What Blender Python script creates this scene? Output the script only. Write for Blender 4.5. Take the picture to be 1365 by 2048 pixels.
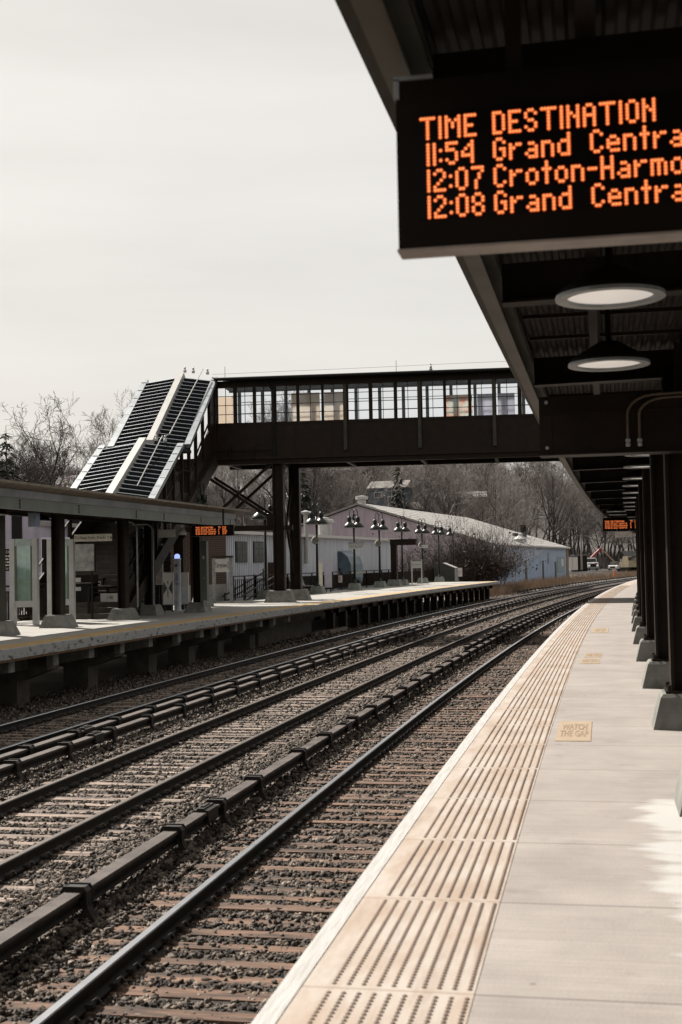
import bpy, math, random
import numpy as np
from mathutils import Vector, Matrix
R = math.radians
random.seed(7); rng = np.random.default_rng(7)
scene = bpy.context.scene
for o in list(bpy.data.objects): bpy.data.objects.remove(o)
COL = scene.collection

# ------------------------------------------------------------------ camera
F, YAW, PIT, ROLL, EYE = 2556.93, 0.195257, 0.040679, 0.018975, 1.54262
fwd = Vector((-math.sin(YAW)*math.cos(PIT), math.cos(YAW)*math.cos(PIT), math.sin(PIT)))
r0 = Vector((math.cos(YAW), math.sin(YAW), 0)); u0 = r0.cross(fwd)
RT = r0*math.cos(ROLL) - u0*math.sin(ROLL); UP = r0*math.sin(ROLL) + u0*math.cos(ROLL)
cd = bpy.data.cameras.new('camera'); cam = bpy.data.objects.new('camera', cd); COL.objects.link(cam)
m = Matrix.Identity(4)
for i in range(3): m[i][0], m[i][1], m[i][2] = RT[i], UP[i], -fwd[i]
m.translation = Vector((0, 0, EYE)); cam.matrix_world = m
cd.sensor_fit = 'VERTICAL'; cd.sensor_height = 36; cd.sensor_width = 24; cd.lens = F/2048*36
cd.clip_start = 0.05; cd.clip_end = 6000
cd.dof.use_dof = True; cd.dof.focus_distance = 45; cd.dof.aperture_fstop = 4.5
scene.camera = cam
def at(px, py, d):
    "world point d metres ahead of the lens, seen at a pixel of the 1365 px wide photograph"
    return Vector((0, 0, EYE)) + (fwd + RT*((px-682.5)/F) + UP*((1024-py)/F))*d

# ------------------------------------------------------------------ light
SUN = Vector((-0.82, 0.65, 1.0)).normalized()
w = bpy.data.worlds.new('World'); scene.world = w; w.use_nodes = True
nt = w.node_tree; nt.nodes.clear(); N = nt.nodes.new; L = nt.links.new
out = N('ShaderNodeOutputWorld'); bg = N('ShaderNodeBackground'); sky = N('ShaderNodeTexSky')
sky.sky_type = 'NISHITA'; sky.sun_disc = False; sky.sun_elevation = math.asin(SUN.z)
sky.sun_rotation = math.atan2(SUN.x, SUN.y) % (2*math.pi); sky.dust_density = 3
tc = N('ShaderNodeTexCoord'); mp = N('ShaderNodeMapping'); mp.inputs['Scale'].default_value = (1.5, 1.5, 9)
mp.inputs['Rotation'].default_value = (R(6), R(5), 0)
nz = N('ShaderNodeTexNoise'); nz.inputs['Scale'].default_value = 1.6; nz.inputs['Detail'].default_value = 7
L(tc.outputs['Generated'], mp.inputs['Vector']); L(mp.outputs[0], nz.inputs['Vector'])
rp = N('ShaderNodeValToRGB'); rp.color_ramp.elements[0].position = .3; rp.color_ramp.elements[1].position = .7
rp.color_ramp.elements[0].color = (3.24, 3.1, 2.87, 1); rp.color_ramp.elements[1].color = (3.72, 3.57, 3.33, 1)
L(nz.outputs[0], rp.inputs[0])
mx = N('ShaderNodeMix'); mx.data_type = 'RGBA'; mx.inputs[0].default_value = .95
L(sky.outputs[0], mx.inputs[6]); L(rp.outputs[0], mx.inputs[7]); L(mx.outputs[2], bg.inputs[0])
bg.inputs[1].default_value = 0.1; L(bg.outputs[0], out.inputs[0])
sl = bpy.data.lights.new('sun', 'SUN'); so = bpy.data.objects.new('sun', sl); COL.objects.link(so)
sl.energy = 4.6; sl.angle = R(.5); sl.color = (1, .94, .86)
so.rotation_euler = SUN.to_track_quat('Z', 'Y').to_euler()
vs = scene.view_settings; vs.view_transform = 'Standard'; vs.look = 'None'; vs.exposure = 1.2; vs.gamma = 1

# ------------------------------------------------------------------ materials
def mat(name, col, rough=.7, metal=0, var=.25, scale=4, col2=None, bump=0, bscale=40, stretch=None, uv=False, spec=.4, detail=6, lo=.35, hi=.68, extra=None):
    M = bpy.data.materials.new(name); M.use_nodes = True; t = M.node_tree; n = t.nodes; l = t.links
    b = n['Principled BSDF']; b.inputs['Roughness'].default_value = rough; b.inputs['Metallic'].default_value = metal
    b.inputs['Specular IOR Level'].default_value = spec
    c = n.new('ShaderNodeTexCoord'); src = c.outputs['UV' if uv else 'Object']
    if stretch:
        g = n.new('ShaderNodeMapping'); g.inputs['Scale'].default_value = stretch; l.new(src, g.inputs[0]); src = g.outputs[0]
    z = n.new('ShaderNodeTexNoise'); z.inputs['Scale'].default_value = scale; z.inputs['Detail'].default_value = detail; z.inputs['Roughness'].default_value = .65
    l.new(src, z.inputs['Vector'])
    r = n.new('ShaderNodeValToRGB'); e = r.color_ramp.elements; e[0].position = lo; e[1].position = hi
    if col2 is None: c0 = [x*(1-var) for x in col]; c1 = [x*(1+var) for x in col]
    else: c0, c1 = col, col2
    e[0].color = (*c0, 1); e[1].color = (*c1, 1); l.new(z.outputs[0], r.inputs[0]); l.new(r.outputs[0], b.inputs['Base Color'])
    if bump:
        q = n.new('ShaderNodeTexNoise'); q.inputs['Scale'].default_value = bscale; q.inputs['Detail'].default_value = 5
        l.new(src, q.inputs['Vector']); p = n.new('ShaderNodeBump'); p.inputs['Strength'].default_value = bump; p.inputs['Distance'].default_value = .02
        l.new(q.outputs[0], p.inputs['Height']); l.new(p.outputs[0], b.inputs['Normal'])
    M['base'] = 1
    if extra: extra(M, t, n, l, b, r, c)
    return M
def emit(name, col, s):
    M = bpy.data.materials.new(name); M.use_nodes = True; b = M.node_tree.nodes['Principled BSDF']
    b.inputs['Base Color'].default_value = (*[x*.2 for x in col], 1); b.inputs['Emission Color'].default_value = (*col, 1); b.inputs['Emission Strength'].default_value = s
    return M
def mathn(n, l, op, a, b=None, c=None):
    q = n.new('ShaderNodeMath'); q.operation = op
    for i, v in enumerate((a, b, c)):
        if v is None: continue
        if isinstance(v, (int, float)): q.inputs[i].default_value = v
        else: l.new(v, q.inputs[i])
    return q.outputs[0]
def mixc(n, l, f, a, b):
    q = n.new('ShaderNodeMix'); q.data_type = 'RGBA'
    if isinstance(f, float): q.inputs[0].default_value = f
    else: l.new(f, q.inputs[0])
    for i, v in ((6, a), (7, b)):
        if isinstance(v, tuple): q.inputs[i].default_value = (*v, 1)
        else: l.new(v, q.inputs[i])
    return q.outputs[2]
def concrete_extra(M, t, n, l, b, r, c):
    "transverse broom marks, saw-cut joints and the white salt stain by the near pedestal (UV = offset, distance)"
    s = n.new('ShaderNodeSeparateXYZ'); l.new(c.outputs['UV'], s.inputs[0]); U, V = s.outputs[0], s.outputs[1]
    g = n.new('ShaderNodeMapping'); g.inputs['Scale'].default_value = (.5, 18, 1); l.new(c.outputs['UV'], g.inputs[0])
    z = n.new('ShaderNodeTexNoise'); z.inputs['Scale'].default_value = 1.6; z.inputs['Detail'].default_value = 8; l.new(g.outputs[0], z.inputs[0])
    k = n.new('ShaderNodeMapRange'); k.inputs[1].default_value = .3; k.inputs[2].default_value = .7; k.inputs[3].default_value = .9; k.inputs[4].default_value = 1.06; l.new(z.outputs[0], k.inputs[0])
    f = mathn(n, l, 'FRACT', mathn(n, l, 'DIVIDE', mathn(n, l, 'ADD', V, -.86), 1.25))
    j = mathn(n, l, 'LESS_THAN', f, .014)
    q = n.new('ShaderNodeMix'); q.data_type = 'RGBA'; q.blend_type = 'MULTIPLY'; q.inputs[0].default_value = 1
    l.new(r.outputs[0], q.inputs[6]); l.new(k.outputs[0], q.inputs[7])
    col = mixc(n, l, mathn(n, l, 'MULTIPLY', j, .75), q.outputs[2], (.1, .085, .075))
    z3 = n.new('ShaderNodeTexNoise'); z3.inputs['Scale'].default_value = 2.2; z3.inputs['Detail'].default_value = 9; z3.inputs['Roughness'].default_value = .75; l.new(c.outputs['Object'], z3.inputs[0])
    k3 = n.new('ShaderNodeMapRange'); k3.inputs[1].default_value = .56; k3.inputs[2].default_value = .72; k3.inputs[3].default_value = 0; k3.inputs[4].default_value = .4; l.new(z3.outputs[0], k3.inputs[0])
    vo = n.new('ShaderNodeTexVoronoi'); vo.inputs['Scale'].default_value = 2.6; l.new(c.outputs['Object'], vo.inputs[0])
    sp = mathn(n, l, 'MULTIPLY', mathn(n, l, 'LESS_THAN', vo.outputs['Distance'], .055), .55)
    col = mixc(n, l, mathn(n, l, 'MAXIMUM', k3.outputs[0], sp), col, (.1, .082, .07))
    g2 = n.new('ShaderNodeMapping'); g2.inputs['Scale'].default_value = (1.2, 4.2, 1); l.new(c.outputs['UV'], g2.inputs[0])
    z2 = n.new('ShaderNodeTexNoise'); z2.inputs['Scale'].default_value = 1.3; z2.inputs['Detail'].default_value = 5; l.new(g2.outputs[0], z2.inputs[0])
    # salt creeping left from the column line: strong at t>.4, gone at t<.05
    a = n.new('ShaderNodeMapRange'); a.inputs[1].default_value = .02; a.inputs[2].default_value = .34; a.inputs[3].default_value = -.32; a.inputs[4].default_value = .15; l.new(U, a.inputs[0])
    w1 = n.new('ShaderNodeMapRange'); w1.inputs[1].default_value = 8.2; w1.inputs[2].default_value = 8.9; w1.inputs[3].default_value = 0; w1.inputs[4].default_value = -.6; l.new(V, w1.inputs[0])
    w2 = n.new('ShaderNodeMapRange'); w2.inputs[1].default_value = 3.5; w2.inputs[2].default_value = 6.6; w2.inputs[3].default_value = -.28; w2.inputs[4].default_value = 0; l.new(V, w2.inputs[0])
    sm = mathn(n, l, 'ADD', mathn(n, l, 'ADD', mathn(n, l, 'ADD', z2.outputs[0], a.outputs[0]), w1.outputs[0]), w2.outputs[0])
    k2 = n.new('ShaderNodeMapRange'); k2.inputs[1].default_value = .45; k2.inputs[2].default_value = .63; l.new(sm, k2.inputs[0])
    l.new(mixc(n, l, k2.outputs[0], col, (.34, .333, .317)), b.inputs['Base Color'])
def wall_extra(pitch, depth, axis=0):
    def f(M, t, n, l, b, r, c):
        s = n.new('ShaderNodeSeparateXYZ'); l.new(c.outputs['Object'], s.inputs[0])
        v = mathn(n, l, 'SINE', mathn(n, l, 'MULTIPLY', s.outputs[axis], 6.2832/pitch))
        p = n.new('ShaderNodeBump'); p.inputs['Strength'].default_value = 1; p.inputs['Distance'].default_value = depth
        l.new(v, p.inputs['Height']); l.new(p.outputs[0], b.inputs['Normal'])
    return f
def brick_extra(M, t, n, l, b, r, c):
    k = n.new('ShaderNodeTexBrick'); k.inputs['Color1'].default_value = (.06, .026, .018, 1); k.inputs['Color2'].default_value = (.042, .02, .015, 1)
    k.inputs['Mortar'].default_value = (.09, .075, .06, 1); k.inputs['Scale'].default_value = 1; k.inputs['Brick Width'].default_value = .3; k.inputs['Row Height'].default_value = .1; k.inputs['Mortar Size'].default_value = .012
    s = n.new('ShaderNodeSeparateXYZ'); l.new(c.outputs['Object'], s.inputs[0]); cb = n.new('ShaderNodeCombineXYZ')
    l.new(mathn(n, l, 'ADD', s.outputs[0], s.outputs[1]), cb.inputs[0]); l.new(s.outputs[2], cb.inputs[1]); l.new(cb.outputs[0], k.inputs[0]); l.new(k.outputs[0], b.inputs['Base Color'])
def glassm(name, tint=(.9, .95, 1), opac=.12, rough=.03):
    M = bpy.data.materials.new(name); M.use_nodes = True; t = M.node_tree; n = t.nodes; l = t.links; n.clear()
    o = n.new('ShaderNodeOutputMaterial'); a = n.new('ShaderNodeBsdfTransparent'); a.inputs[0].default_value = (*tint, 1)
    g = n.new('ShaderNodeBsdfGlossy'); g.inputs['Roughness'].default_value = rough; x = n.new('ShaderNodeMixShader'); x.inputs[0].default_value = opac
    l.new(a.outputs[0], x.inputs[1]); l.new(g.outputs[0], x.inputs[2]); l.new(x.outputs[0], o.inputs[0]); return M

BRONZE = mat('dark_bronze_paint', (.0135, .0085, .0052), .55, var=.3, scale=3, spec=.12)
GREENP = mat('grey_green_paint', (.09, .104, .088), .45, var=.22, scale=2.5, stretch=(1, 1, .3))
CHAN = mat('grey_green_channel', (.06, .057, .045), .5, var=.35, scale=1.5, spec=.3)
OLIVE = mat('dark_olive_paint', (.032, .03, .021), .55, var=.25, spec=.2)
LAMPG = mat('lamp_green_paint', (.009, .012, .009), .4, var=.2, spec=.25)
FLASH = mat('galvanised_flashing', (.2, .22, .235), .42, metal=.5, var=.25, scale=1.5)
ZINC = mat('pale_ridge_metal', (.26, .258, .245), .55, metal=.15, var=.12, scale=2)
LIPM = mat('roof_lip', (.09, .07, .045), .6, col2=(.17, .145, .11))
CONC = mat('platform_concrete', (.2, .177, .16), .85, col2=(.265, .238, .217), scale=1.3, uv=True, bump=.15, bscale=60, extra=concrete_extra)
CONC2 = mat('weathered_concrete', (.2, .193, .175), .9, col2=(.27, .258, .24), scale=2, bump=.2, bscale=30)
FOOT = mat('pedestal_concrete', (.1, .1, .086), .9, col2=(.2, .197, .182), scale=3.5, bump=.25, bscale=25)
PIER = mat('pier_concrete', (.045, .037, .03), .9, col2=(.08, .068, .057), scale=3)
TIMB = mat('weathered_edge_timber', (.27, .262, .25), .85, col2=(.4, .39, .375), scale=2.5, uv=True, stretch=(30, 1.2, 1), bump=.3, bscale=6)
TIMBL = mat('chipped_edge_timber', (.03, .028, .026), .85, col2=(.25, .25, .245), scale=4.5, stretch=(1, 1, 2), lo=.34, hi=.46)
RUST = mat('rusty_edge', (.1, .05, .025), .9, col2=(.19, .11, .06), scale=5)
def tact_extra(M, t, n, l, b, r, c):
    s = n.new('ShaderNodeSeparateXYZ'); l.new(c.outputs['UV'], s.inputs[0])
    f = mathn(n, l, 'FRACT', mathn(n, l, 'DIVIDE', mathn(n, l, 'ADD', s.outputs[1], -.86), 1.25))
    j = mathn(n, l, 'LESS_THAN', f, .014)
    g = n.new('ShaderNodeMapping'); g.inputs['Scale'].default_value = (9, .9, 1); l.new(c.outputs['UV'], g.inputs[0])
    z = n.new('ShaderNodeTexNoise'); z.inputs['Scale'].default_value = 1.5; z.inputs['Detail'].default_value = 9; z.inputs['Roughness'].default_value = .7; l.new(g.outputs[0], z.inputs[0])
    k = n.new('ShaderNodeMapRange'); k.inputs[1].default_value = .5; k.inputs[2].default_value = .75; k.inputs[3].default_value = 0; k.inputs[4].default_value = .55; l.new(z.outputs[0], k.inputs[0])
    col = mixc(n, l, k.outputs[0], r.outputs[0], (.16, .11, .078))
    l.new(mixc(n, l, mathn(n, l, 'MULTIPLY', j, .5), col, (.2, .14, .1)), b.inputs['Base Color'])
TACT = mat('cream_tactile', (.26, .195, .147), .75, col2=(.325, .287, .252), scale=1.7, uv=True, lo=.36, hi=.6, stretch=(2.2, .8, 1), extra=tact_extra)
DOME = mat('worn_dome', (.1, .07, .053), .8, col2=(.23, .16, .115), scale=1.1, uv=False)
TACTL = mat('ochre_tactile', (.26, .165, .055), .8, col2=(.34, .23, .1), scale=1.5, uv=True)
STICK = mat('faded_yellow_sticker', (.265, .2, .135), .8, var=.08, scale=6)
STTXT = mat('faded_print', (.19, .135, .085), .8, var=.2)
BALL = mat('ballast_bed', (.012, .009, .007), .95, col2=(.045, .035, .028), scale=14, bump=1, bscale=18)
STONE = mat('ballast_stone', (.014, .0095, .007), .9, col2=(.31, .25, .2), scale=9, lo=.45, hi=.78)
TIE = mat('brown_sleeper', (.02, .011, .007), .9, col2=(.2, .112, .07), scale=2.2, stretch=(.6, 4, 1), lo=.36, hi=.74, bump=.5, bscale=8)
TIEB = mat('silvered_sleeper', (.03, .02, .015), .9, col2=(.27, .205, .165), scale=2.2, stretch=(.6, 4, 1), lo=.36, hi=.68, bump=.5, bscale=8)
RAILD = mat('rusty_rail', (.007, .0045, .0032), .8, col2=(.017, .0115, .0085), scale=8)
RAILT = mat('polished_rail_top', (.42, .43, .45), .28, metal=.9, var=.1)
RAILB = mat('dull_rail_top', (.06, .046, .038), .5, metal=.2, var=.2)
COVER = mat('grey_cover_board', (.03, .023, .02), .7, col2=(.085, .068, .06), scale=2.5, bump=.2, spec=.2)
RUBB = mat('black_strap', (.01, .008, .007), .5, spec=.25)
LEDH = mat('black_housing', (.008, .005, .0034), .5, spec=.08)
GROUND = mat('ground', (.11, .092, .072), .95, col2=(.22, .19, .16), scale=.35, bump=.6, bscale=3)
HILL = mat('leaf_litter', (.03, .025, .022), .95, col2=(.075, .064, .056), scale=.2)
BARK = mat('bark', (.012, .0095, .0085), .9, col2=(.045, .037, .033), scale=2)
TWIG = mat('grey_twigs', (.08, .067, .062), .9, col2=(.21, .18, .168), scale=.6)
TWIG2 = mat('pinkish_twigs', (.125, .11, .103), .9, col2=(.285, .255, .24), scale=.6)
TWIGD = mat('dark_twigs', (.024, .019, .017), .9, col2=(.075, .062, .057), scale=.6)
NEED = mat('conifer_needles', (.014, .018, .009), .8, col2=(.04, .046, .024), scale=1.2)
DRY = mat('dry_grass', (.15, .1, .065), .9, col2=(.36, .27, .195), scale=.8)
RLEAF = mat('red_brown_leaves', (.035, .02, .014), .9, col2=(.11, .068, .048), scale=1)
BLUEW = mat('pale_blue_corrugated', (.4, .42, .48), .6, col2=(.54, .555, .6), scale=1.2, stretch=(2, 2, .15))
BLUED = mat('weathered_blue_siding', (.17, .245, .36), .65, col2=(.3, .36, .46), scale=1.4, stretch=(2, 2, .12), extra=wall_extra(.5, .05))
PURP = mat('faded_purple_siding', (.29, .24, .29), .75, col2=(.4, .345, .385), scale=1.1, stretch=(2.5, 2.5, .2), extra=wall_extra(.6, .03))
LAV = mat('lavender_siding', (.33, .305, .38), .7, var=.12, scale=1, extra=wall_extra(.8, .05))
ROOFG = mat('pale_metal_roof', (.17, .163, .155), .7, col2=(.235, .225, .216), scale=.5, extra=wall_extra(1.2, .06, 1))
BRICK = mat('brick', (.12, .06, .04), .9, extra=brick_extra)
WHITE = mat('white_paint', (.42, .41, .395), .5, var=.08)
WHITE2 = mat('white_metal_frame', (.38, .38, .37), .45, var=.1)
GREYM = mat('grey_metal', (.2, .21, .21), .45, metal=.3)
DARKM = mat('black_metal', (.007, .006, .005), .5, spec=.15)
WINGL = mat('old_window_glass', (.012, .016, .016), .3, col2=(.06, .07, .07), scale=2.5, spec=.15)
PANE = glassm('bridge_glass', (.975, .985, 1), .025)
KGLASS = glassm('kiosk_glass', (.8, .93, .88), .15)
BLUEI = mat('blue_grey_ceiling', (.05, .085, .105), .95, var=.1, spec=.03)
def translucent(name, c0, c1, scale):
    M = mat(name, c0, .6, col2=c1, scale=scale, lo=.45, hi=.65); n = M.node_tree.nodes; l = M.node_tree.links; x = n.new('ShaderNodeBsdfTranslucent'); y = n.new('ShaderNodeMixShader'); y.inputs[0].default_value = .75
    l.new(n['Principled BSDF'].inputs['Base Color'].links[0].from_socket, x.inputs[0]); l.new(n['Principled BSDF'].outputs[0], y.inputs[1]); l.new(x.outputs[0], y.inputs[2]); l.new(y.outputs[0], n['Material Output'].inputs[0]); return M
ARTC = translucent('cream_art_panel', (.74, .665, .58), (.85, .82, .77), 1.3); ARTR = translucent('pale_art_panel', (.75, .78, .72), (.8, .45, .34), 2.2)
PANW = translucent('white_art_panel', (.6, .6, .64), (.7, .7, .74), 1)
LENS = mat('lamp_lens', (.8, .77, .72), .35, var=.03); LENS.node_tree.nodes['Principled BSDF'].inputs['Emission Color'].default_value = (1, .93, .86, 1); LENS.node_tree.nodes['Principled BSDF'].inputs['Emission Strength'].default_value = .14
LED0 = emit('led_rim', (1, .13, .015), .56); LED1 = emit('led_core', (1, .42, .16), .6)
BLUEL = emit('blue_beacon', (.35, .45, 1), .55)
BLACKT = mat('black_lettering', (.012, .012, .012), .6)
SLAT = mat('dark_roof_slat', (.019, .022, .027), .4, var=.2, spec=.35)
SLATE = mat('lit_slat_edge', (.08, .093, .11), .5, metal=.4, var=.15)  # paler than the slats, sunlight on their upper edges put into the colour
ORANGE = mat('safety_orange', (.42, .1, .04), .6); RED = mat('red_boom', (.2, .022, .024), .45); BEIGE = mat('beige_machine', (.3, .25, .17), .6)
BLUEH = mat('slate_blue_house', (.075, .1, .13), .75, var=.15); GREYH = mat('grey_shingle', (.15, .135, .125), .85); TANH = mat('tan_siding', (.3, .27, .24), .8)
PLANKW = mat('dark_clapboard', (.01, .008, .006), .6, extra=wall_extra(.15, .02, 2))
POSTER = mat('poster_grey', (.2, .2, .19), .5, col2=(.4, .39, .38), scale=5)
POSTC = mat('poster_colour', (.25, .36, .45), .5, col2=(.6, .5, .4), scale=3)

# ------------------------------------------------------------------ geometry helpers
K, S0 = .00096343, 4.133
def C(s):
    d = max(s-S0, 0); return .5*K*d*d, math.atan(K*d)
def P(s, t, z=0.):
    x, th = C(s); return Vector((x+t*math.cos(th), s-t*math.sin(th), z))
INV = {}
def tag(o, label=None, cat=None, group=None, kind=None):
    if label: o['label'] = label
    if cat: o['category'] = cat
    if group: o['group'] = group
    if kind: o['kind'] = kind
    return o
def thing(name, label, cat, loc=(0, 0, 0), rz=0., group=None):
    o = bpy.data.objects.new(name, None); o.empty_display_size = .2; COL.objects.link(o)
    o.location = loc; o.rotation_euler = (0, 0, rz)
    INV[o] = (Matrix.Translation(Vector(loc)) @ Matrix.Rotation(rz, 4, 'Z')).inverted()
    return tag(o, label, cat, group)
def sthing(name, label, cat, s, t, z=0., rz=0., group=None):
    return thing(name, label, cat, P(s, t, z), rz-C(s)[1], group)
def copytree(o, loc=None, rz=None, label=None, parent=None):
    c = o.copy(); COL.objects.link(c)
    if parent: c.parent = parent
    for ch in o.children: copytree(ch, parent=c)
    if loc is not None: c.location = loc
    if rz is not None: c.rotation_euler = (0, 0, rz)
    if label: c['label'] = label
    return c
class MB:
    def __init__(s): s.v = []; s.f = []; s.m = []; s.uv = {}
    def add(s, vs, fs, mi=0):
        o = len(s.v); s.v += [tuple(v) for v in vs]; s.f += [tuple(i+o for i in f) for f in fs]; s.m += [mi]*len(fs); return s
    def box(s, x0, x1, y0, y1, z0, z1, mi=0):
        return s.add([(x, y, z) for z in (z0, z1) for y in (y0, y1) for x in (x0, x1)], [(0, 2, 3, 1), (4, 5, 7, 6), (0, 1, 5, 4), (2, 6, 7, 3), (0, 4, 6, 2), (1, 3, 7, 5)], mi)
    def frustum(s, cx, cy, z0, z1, w0, d0, w1, d1, mi=0):
        a = [(cx+i*w0/2, cy+j*d0/2, z0) for j in (-1, 1) for i in (-1, 1)]+[(cx+i*w1/2, cy+j*d1/2, z1) for j in (-1, 1) for i in (-1, 1)]
        return s.add(a, [(0, 2, 3, 1), (4, 5, 7, 6), (0, 1, 5, 4), (2, 6, 7, 3), (0, 4, 6, 2), (1, 3, 7, 5)], mi)
    def beam(s, p, q, w, h, up=(0, 0, 1), mi=0):
        p, q = Vector(p), Vector(q); d = (q-p).normalized(); a = d.cross(Vector(up))
        if a.length < 1e-4: a = d.cross(Vector((0, 1, 0)))
        a.normalize(); b = a.cross(d); vs = [c+a*(i*w/2)+b*(j*h/2) for c in (p, q) for j in (-1, 1) for i in (-1, 1)]
        return s.add(vs, [(0, 2, 3, 1), (4, 5, 7, 6), (0, 1, 5, 4), (2, 6, 7, 3), (0, 4, 6, 2), (1, 3, 7, 5)], mi)
    def tube(s, pts, r, n=8, mi=0, cap=True):
        pts = [Vector(p) for p in pts]; rs = r if isinstance(r, (list, tuple)) else [r]*len(pts); vs = []; a = None
        for i, p in enumerate(pts):
            d = (pts[min(i+1, len(pts)-1)]-pts[max(i-1, 0)]).normalized()
            if a is None: a = d.orthogonal().normalized()
            a = (a-d*a.dot(d)).normalized(); b = d.cross(a)
            vs += [p+(a*math.cos(6.28319*k/n)+b*math.sin(6.28319*k/n))*rs[i] for k in range(n)]
        fs = [(i*n+k, i*n+(k+1) % n, (i+1)*n+(k+1) % n, (i+1)*n+k) for i in range(len(pts)-1) for k in range(n)]
        if cap: fs += [tuple(range(n))[::-1], tuple((len(pts)-1)*n+k for k in range(n))]
        return s.add(vs, fs, mi)
    def lathe(s, prof, c=(0, 0, 0), n=24, mi=0):
        vs = [(c[0]+r*math.cos(6.28319*k/n), c[1]+r*math.sin(6.28319*k/n), c[2]+z) for r, z in prof for k in range(n)]
        fs = [(i*n+k, i*n+(k+1) % n, (i+1)*n+(k+1) % n, (i+1)*n+k) for i in range(len(prof)-1) for k in range(n)]
        return s.add(vs, fs, mi)
    def prism(s, poly, vec, mi=0):
        n = len(poly); v = Vector(vec); vs = [Vector(p) for p in poly]; vs = vs+[p+v for p in vs]
        return s.add(vs, [tuple(range(n))[::-1], tuple(range(n, 2*n))]+[(i, (i+1) % n, n+(i+1) % n, n+i) for i in range(n)], mi)
    def sweep(s, prof, s0, s1, step, closed=True, mi=0, mis=None):
        k = max(1, int(math.ceil((s1-s0)/step))); o = len(s.v); n = len(prof); acc = [0]
        for i in range(1, n+1): acc.append(acc[-1]+math.dist(prof[i-1], prof[i % n]))
        for i in range(k+1):
            q = s0+(s1-s0)*i/k; s.v += [tuple(P(q, t, z)) for t, z in prof]
        for i in range(k):
            for j in range(n if closed else n-1):
                f = (o+i*n+j, o+i*n+(j+1) % n, o+(i+1)*n+(j+1) % n, o+(i+1)*n+j); s.uv[len(s.f)] = [(u, q) for u, q in ((prof[j][0], s0+(s1-s0)*i/k), (prof[(j+1) % n][0], s0+(s1-s0)*i/k), (prof[(j+1) % n][0], s0+(s1-s0)*(i+1)/k), (prof[j][0], s0+(s1-s0)*(i+1)/k))]
                s.f.append(f); s.m.append(mis[j] if mis else mi)
        if closed:
            s.f.append(tuple(o+j for j in range(n))); s.m.append(mi); s.f.append(tuple(o+k*n+j for j in range(n))[::-1]); s.m.append(mi)
        return s
    def xf(s, M):
        s.v = [tuple(M @ Vector(v)) for v in s.v]; return s
    def build(s, name, mats, parent=None, world=False, smooth=False, label=None):
        me = bpy.data.meshes.new(name); vs = s.v
        if world and parent is not None:
            I = INV[parent]; vs = [tuple(I @ Vector(v)) for v in vs]
        me.from_pydata(vs, [], s.f)
        for x in (mats if isinstance(mats, (list, tuple)) else [mats]): me.materials.append(x)
        if any(s.m): me.polygons.foreach_set('material_index', s.m)
        if s.uv:
            U = me.uv_layers.new(name='UVMap').data
            for fi, us in s.uv.items():
                for li, q in zip(me.polygons[fi].loop_indices, us): U[li].uv = q
        if smooth: me.polygons.foreach_set('use_smooth', [True]*len(me.polygons))
        me.validate(); o = bpy.data.objects.new(name, me); COL.objects.link(o)
        if parent is not None:
            o.parent = parent
            INV[o] = INV[parent]
        if label: o['label'] = label
        return o
def npmesh(name, V, Fq, mats, parent=None, mi=None, smooth=False):
    me = bpy.data.meshes.new(name); k = Fq.shape[1]
    me.vertices.add(len(V)); me.vertices.foreach_set('co', np.asarray(V, np.float32).ravel())
    me.loops.add(Fq.size); me.loops.foreach_set('vertex_index', Fq.astype(np.int32).ravel())
    me.polygons.add(len(Fq)); me.polygons.foreach_set('loop_start', np.arange(0, Fq.size, k, dtype=np.int32))
    for x in (mats if isinstance(mats, (list, tuple)) else [mats]): me.materials.append(x)
    if mi is not None: me.polygons.foreach_set('material_index', np.asarray(mi, np.int32))
    me.update(calc_edges=True)
    if smooth: me.polygons.foreach_set('use_smooth', [True]*len(Fq))
    o = bpy.data.objects.new(name, me); COL.objects.link(o)
    if parent is not None: o.parent = parent
    return o
def text(name, s, size, mat_, parent, loc, rot=(R(90), 0, 0), ext=.002, align='CENTER', sx=1., bold=0.):
    cu = bpy.data.curves.new(name, 'FONT'); cu.body = s; cu.size = size; cu.extrude = ext; cu.align_x = align; cu.align_y = 'CENTER'; cu.offset = bold; cu.resolution_u = 3; cu.space_line = .85
    to = bpy.data.objects.new(name, cu); COL.objects.link(to); dg = bpy.context.evaluated_depsgraph_get()
    me = bpy.data.meshes.new_from_object(to.evaluated_get(dg)); bpy.data.objects.remove(to); bpy.data.curves.remove(cu)
    me.materials.clear(); me.materials.append(mat_); o = bpy.data.objects.new(name, me); COL.objects.link(o)
    o.parent = parent; o.location = loc; o.rotation_euler = rot; o.scale = (sx, 1, 1); return o

# ------------------------------------------------------------------ ground and hill
def sstep(x): x = np.clip(x, 0, 1); return x*x*(3-2*x)
def st_of(x, y):
    s = np.array(y, float)
    for _ in range(4):
        d = np.maximum(s-S0, 0); th = np.arctan(K*d); s = y+(x-.5*K*d*d)*np.sin(th)
    d = np.maximum(s-S0, 0); return s, (x-.5*K*d*d)*np.cos(np.arctan(K*d))
def ground_z(x, y):
    s, t = st_of(x, y)
    n = np.sin(x*.05+1)*np.cos(y*.043)*1.2+np.sin(x*.021-y*.017)*1.5
    h = 21*sstep((-t-37)/95)+9*sstep((-t-150)/220)
    h2 = 6*sstep((s-300)/250)*sstep((t+60)/60)
    return -1.42+.45*sstep((-t-14)/8)*0+h+h2+n*sstep((-t-45)/40)
gx = np.concatenate([[-3000, -1500, -800], np.arange(-420, 121, 6), [160, 300, 800, 2500]]); gy = np.concatenate([[-600, -200, -60], np.arange(-20, 520, 6), [560, 650, 900, 1500, 4000]])
X, Y = np.meshgrid(gx, gy); Z = ground_z(X, Y); nx, ny = len(gx), len(gy)
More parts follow.
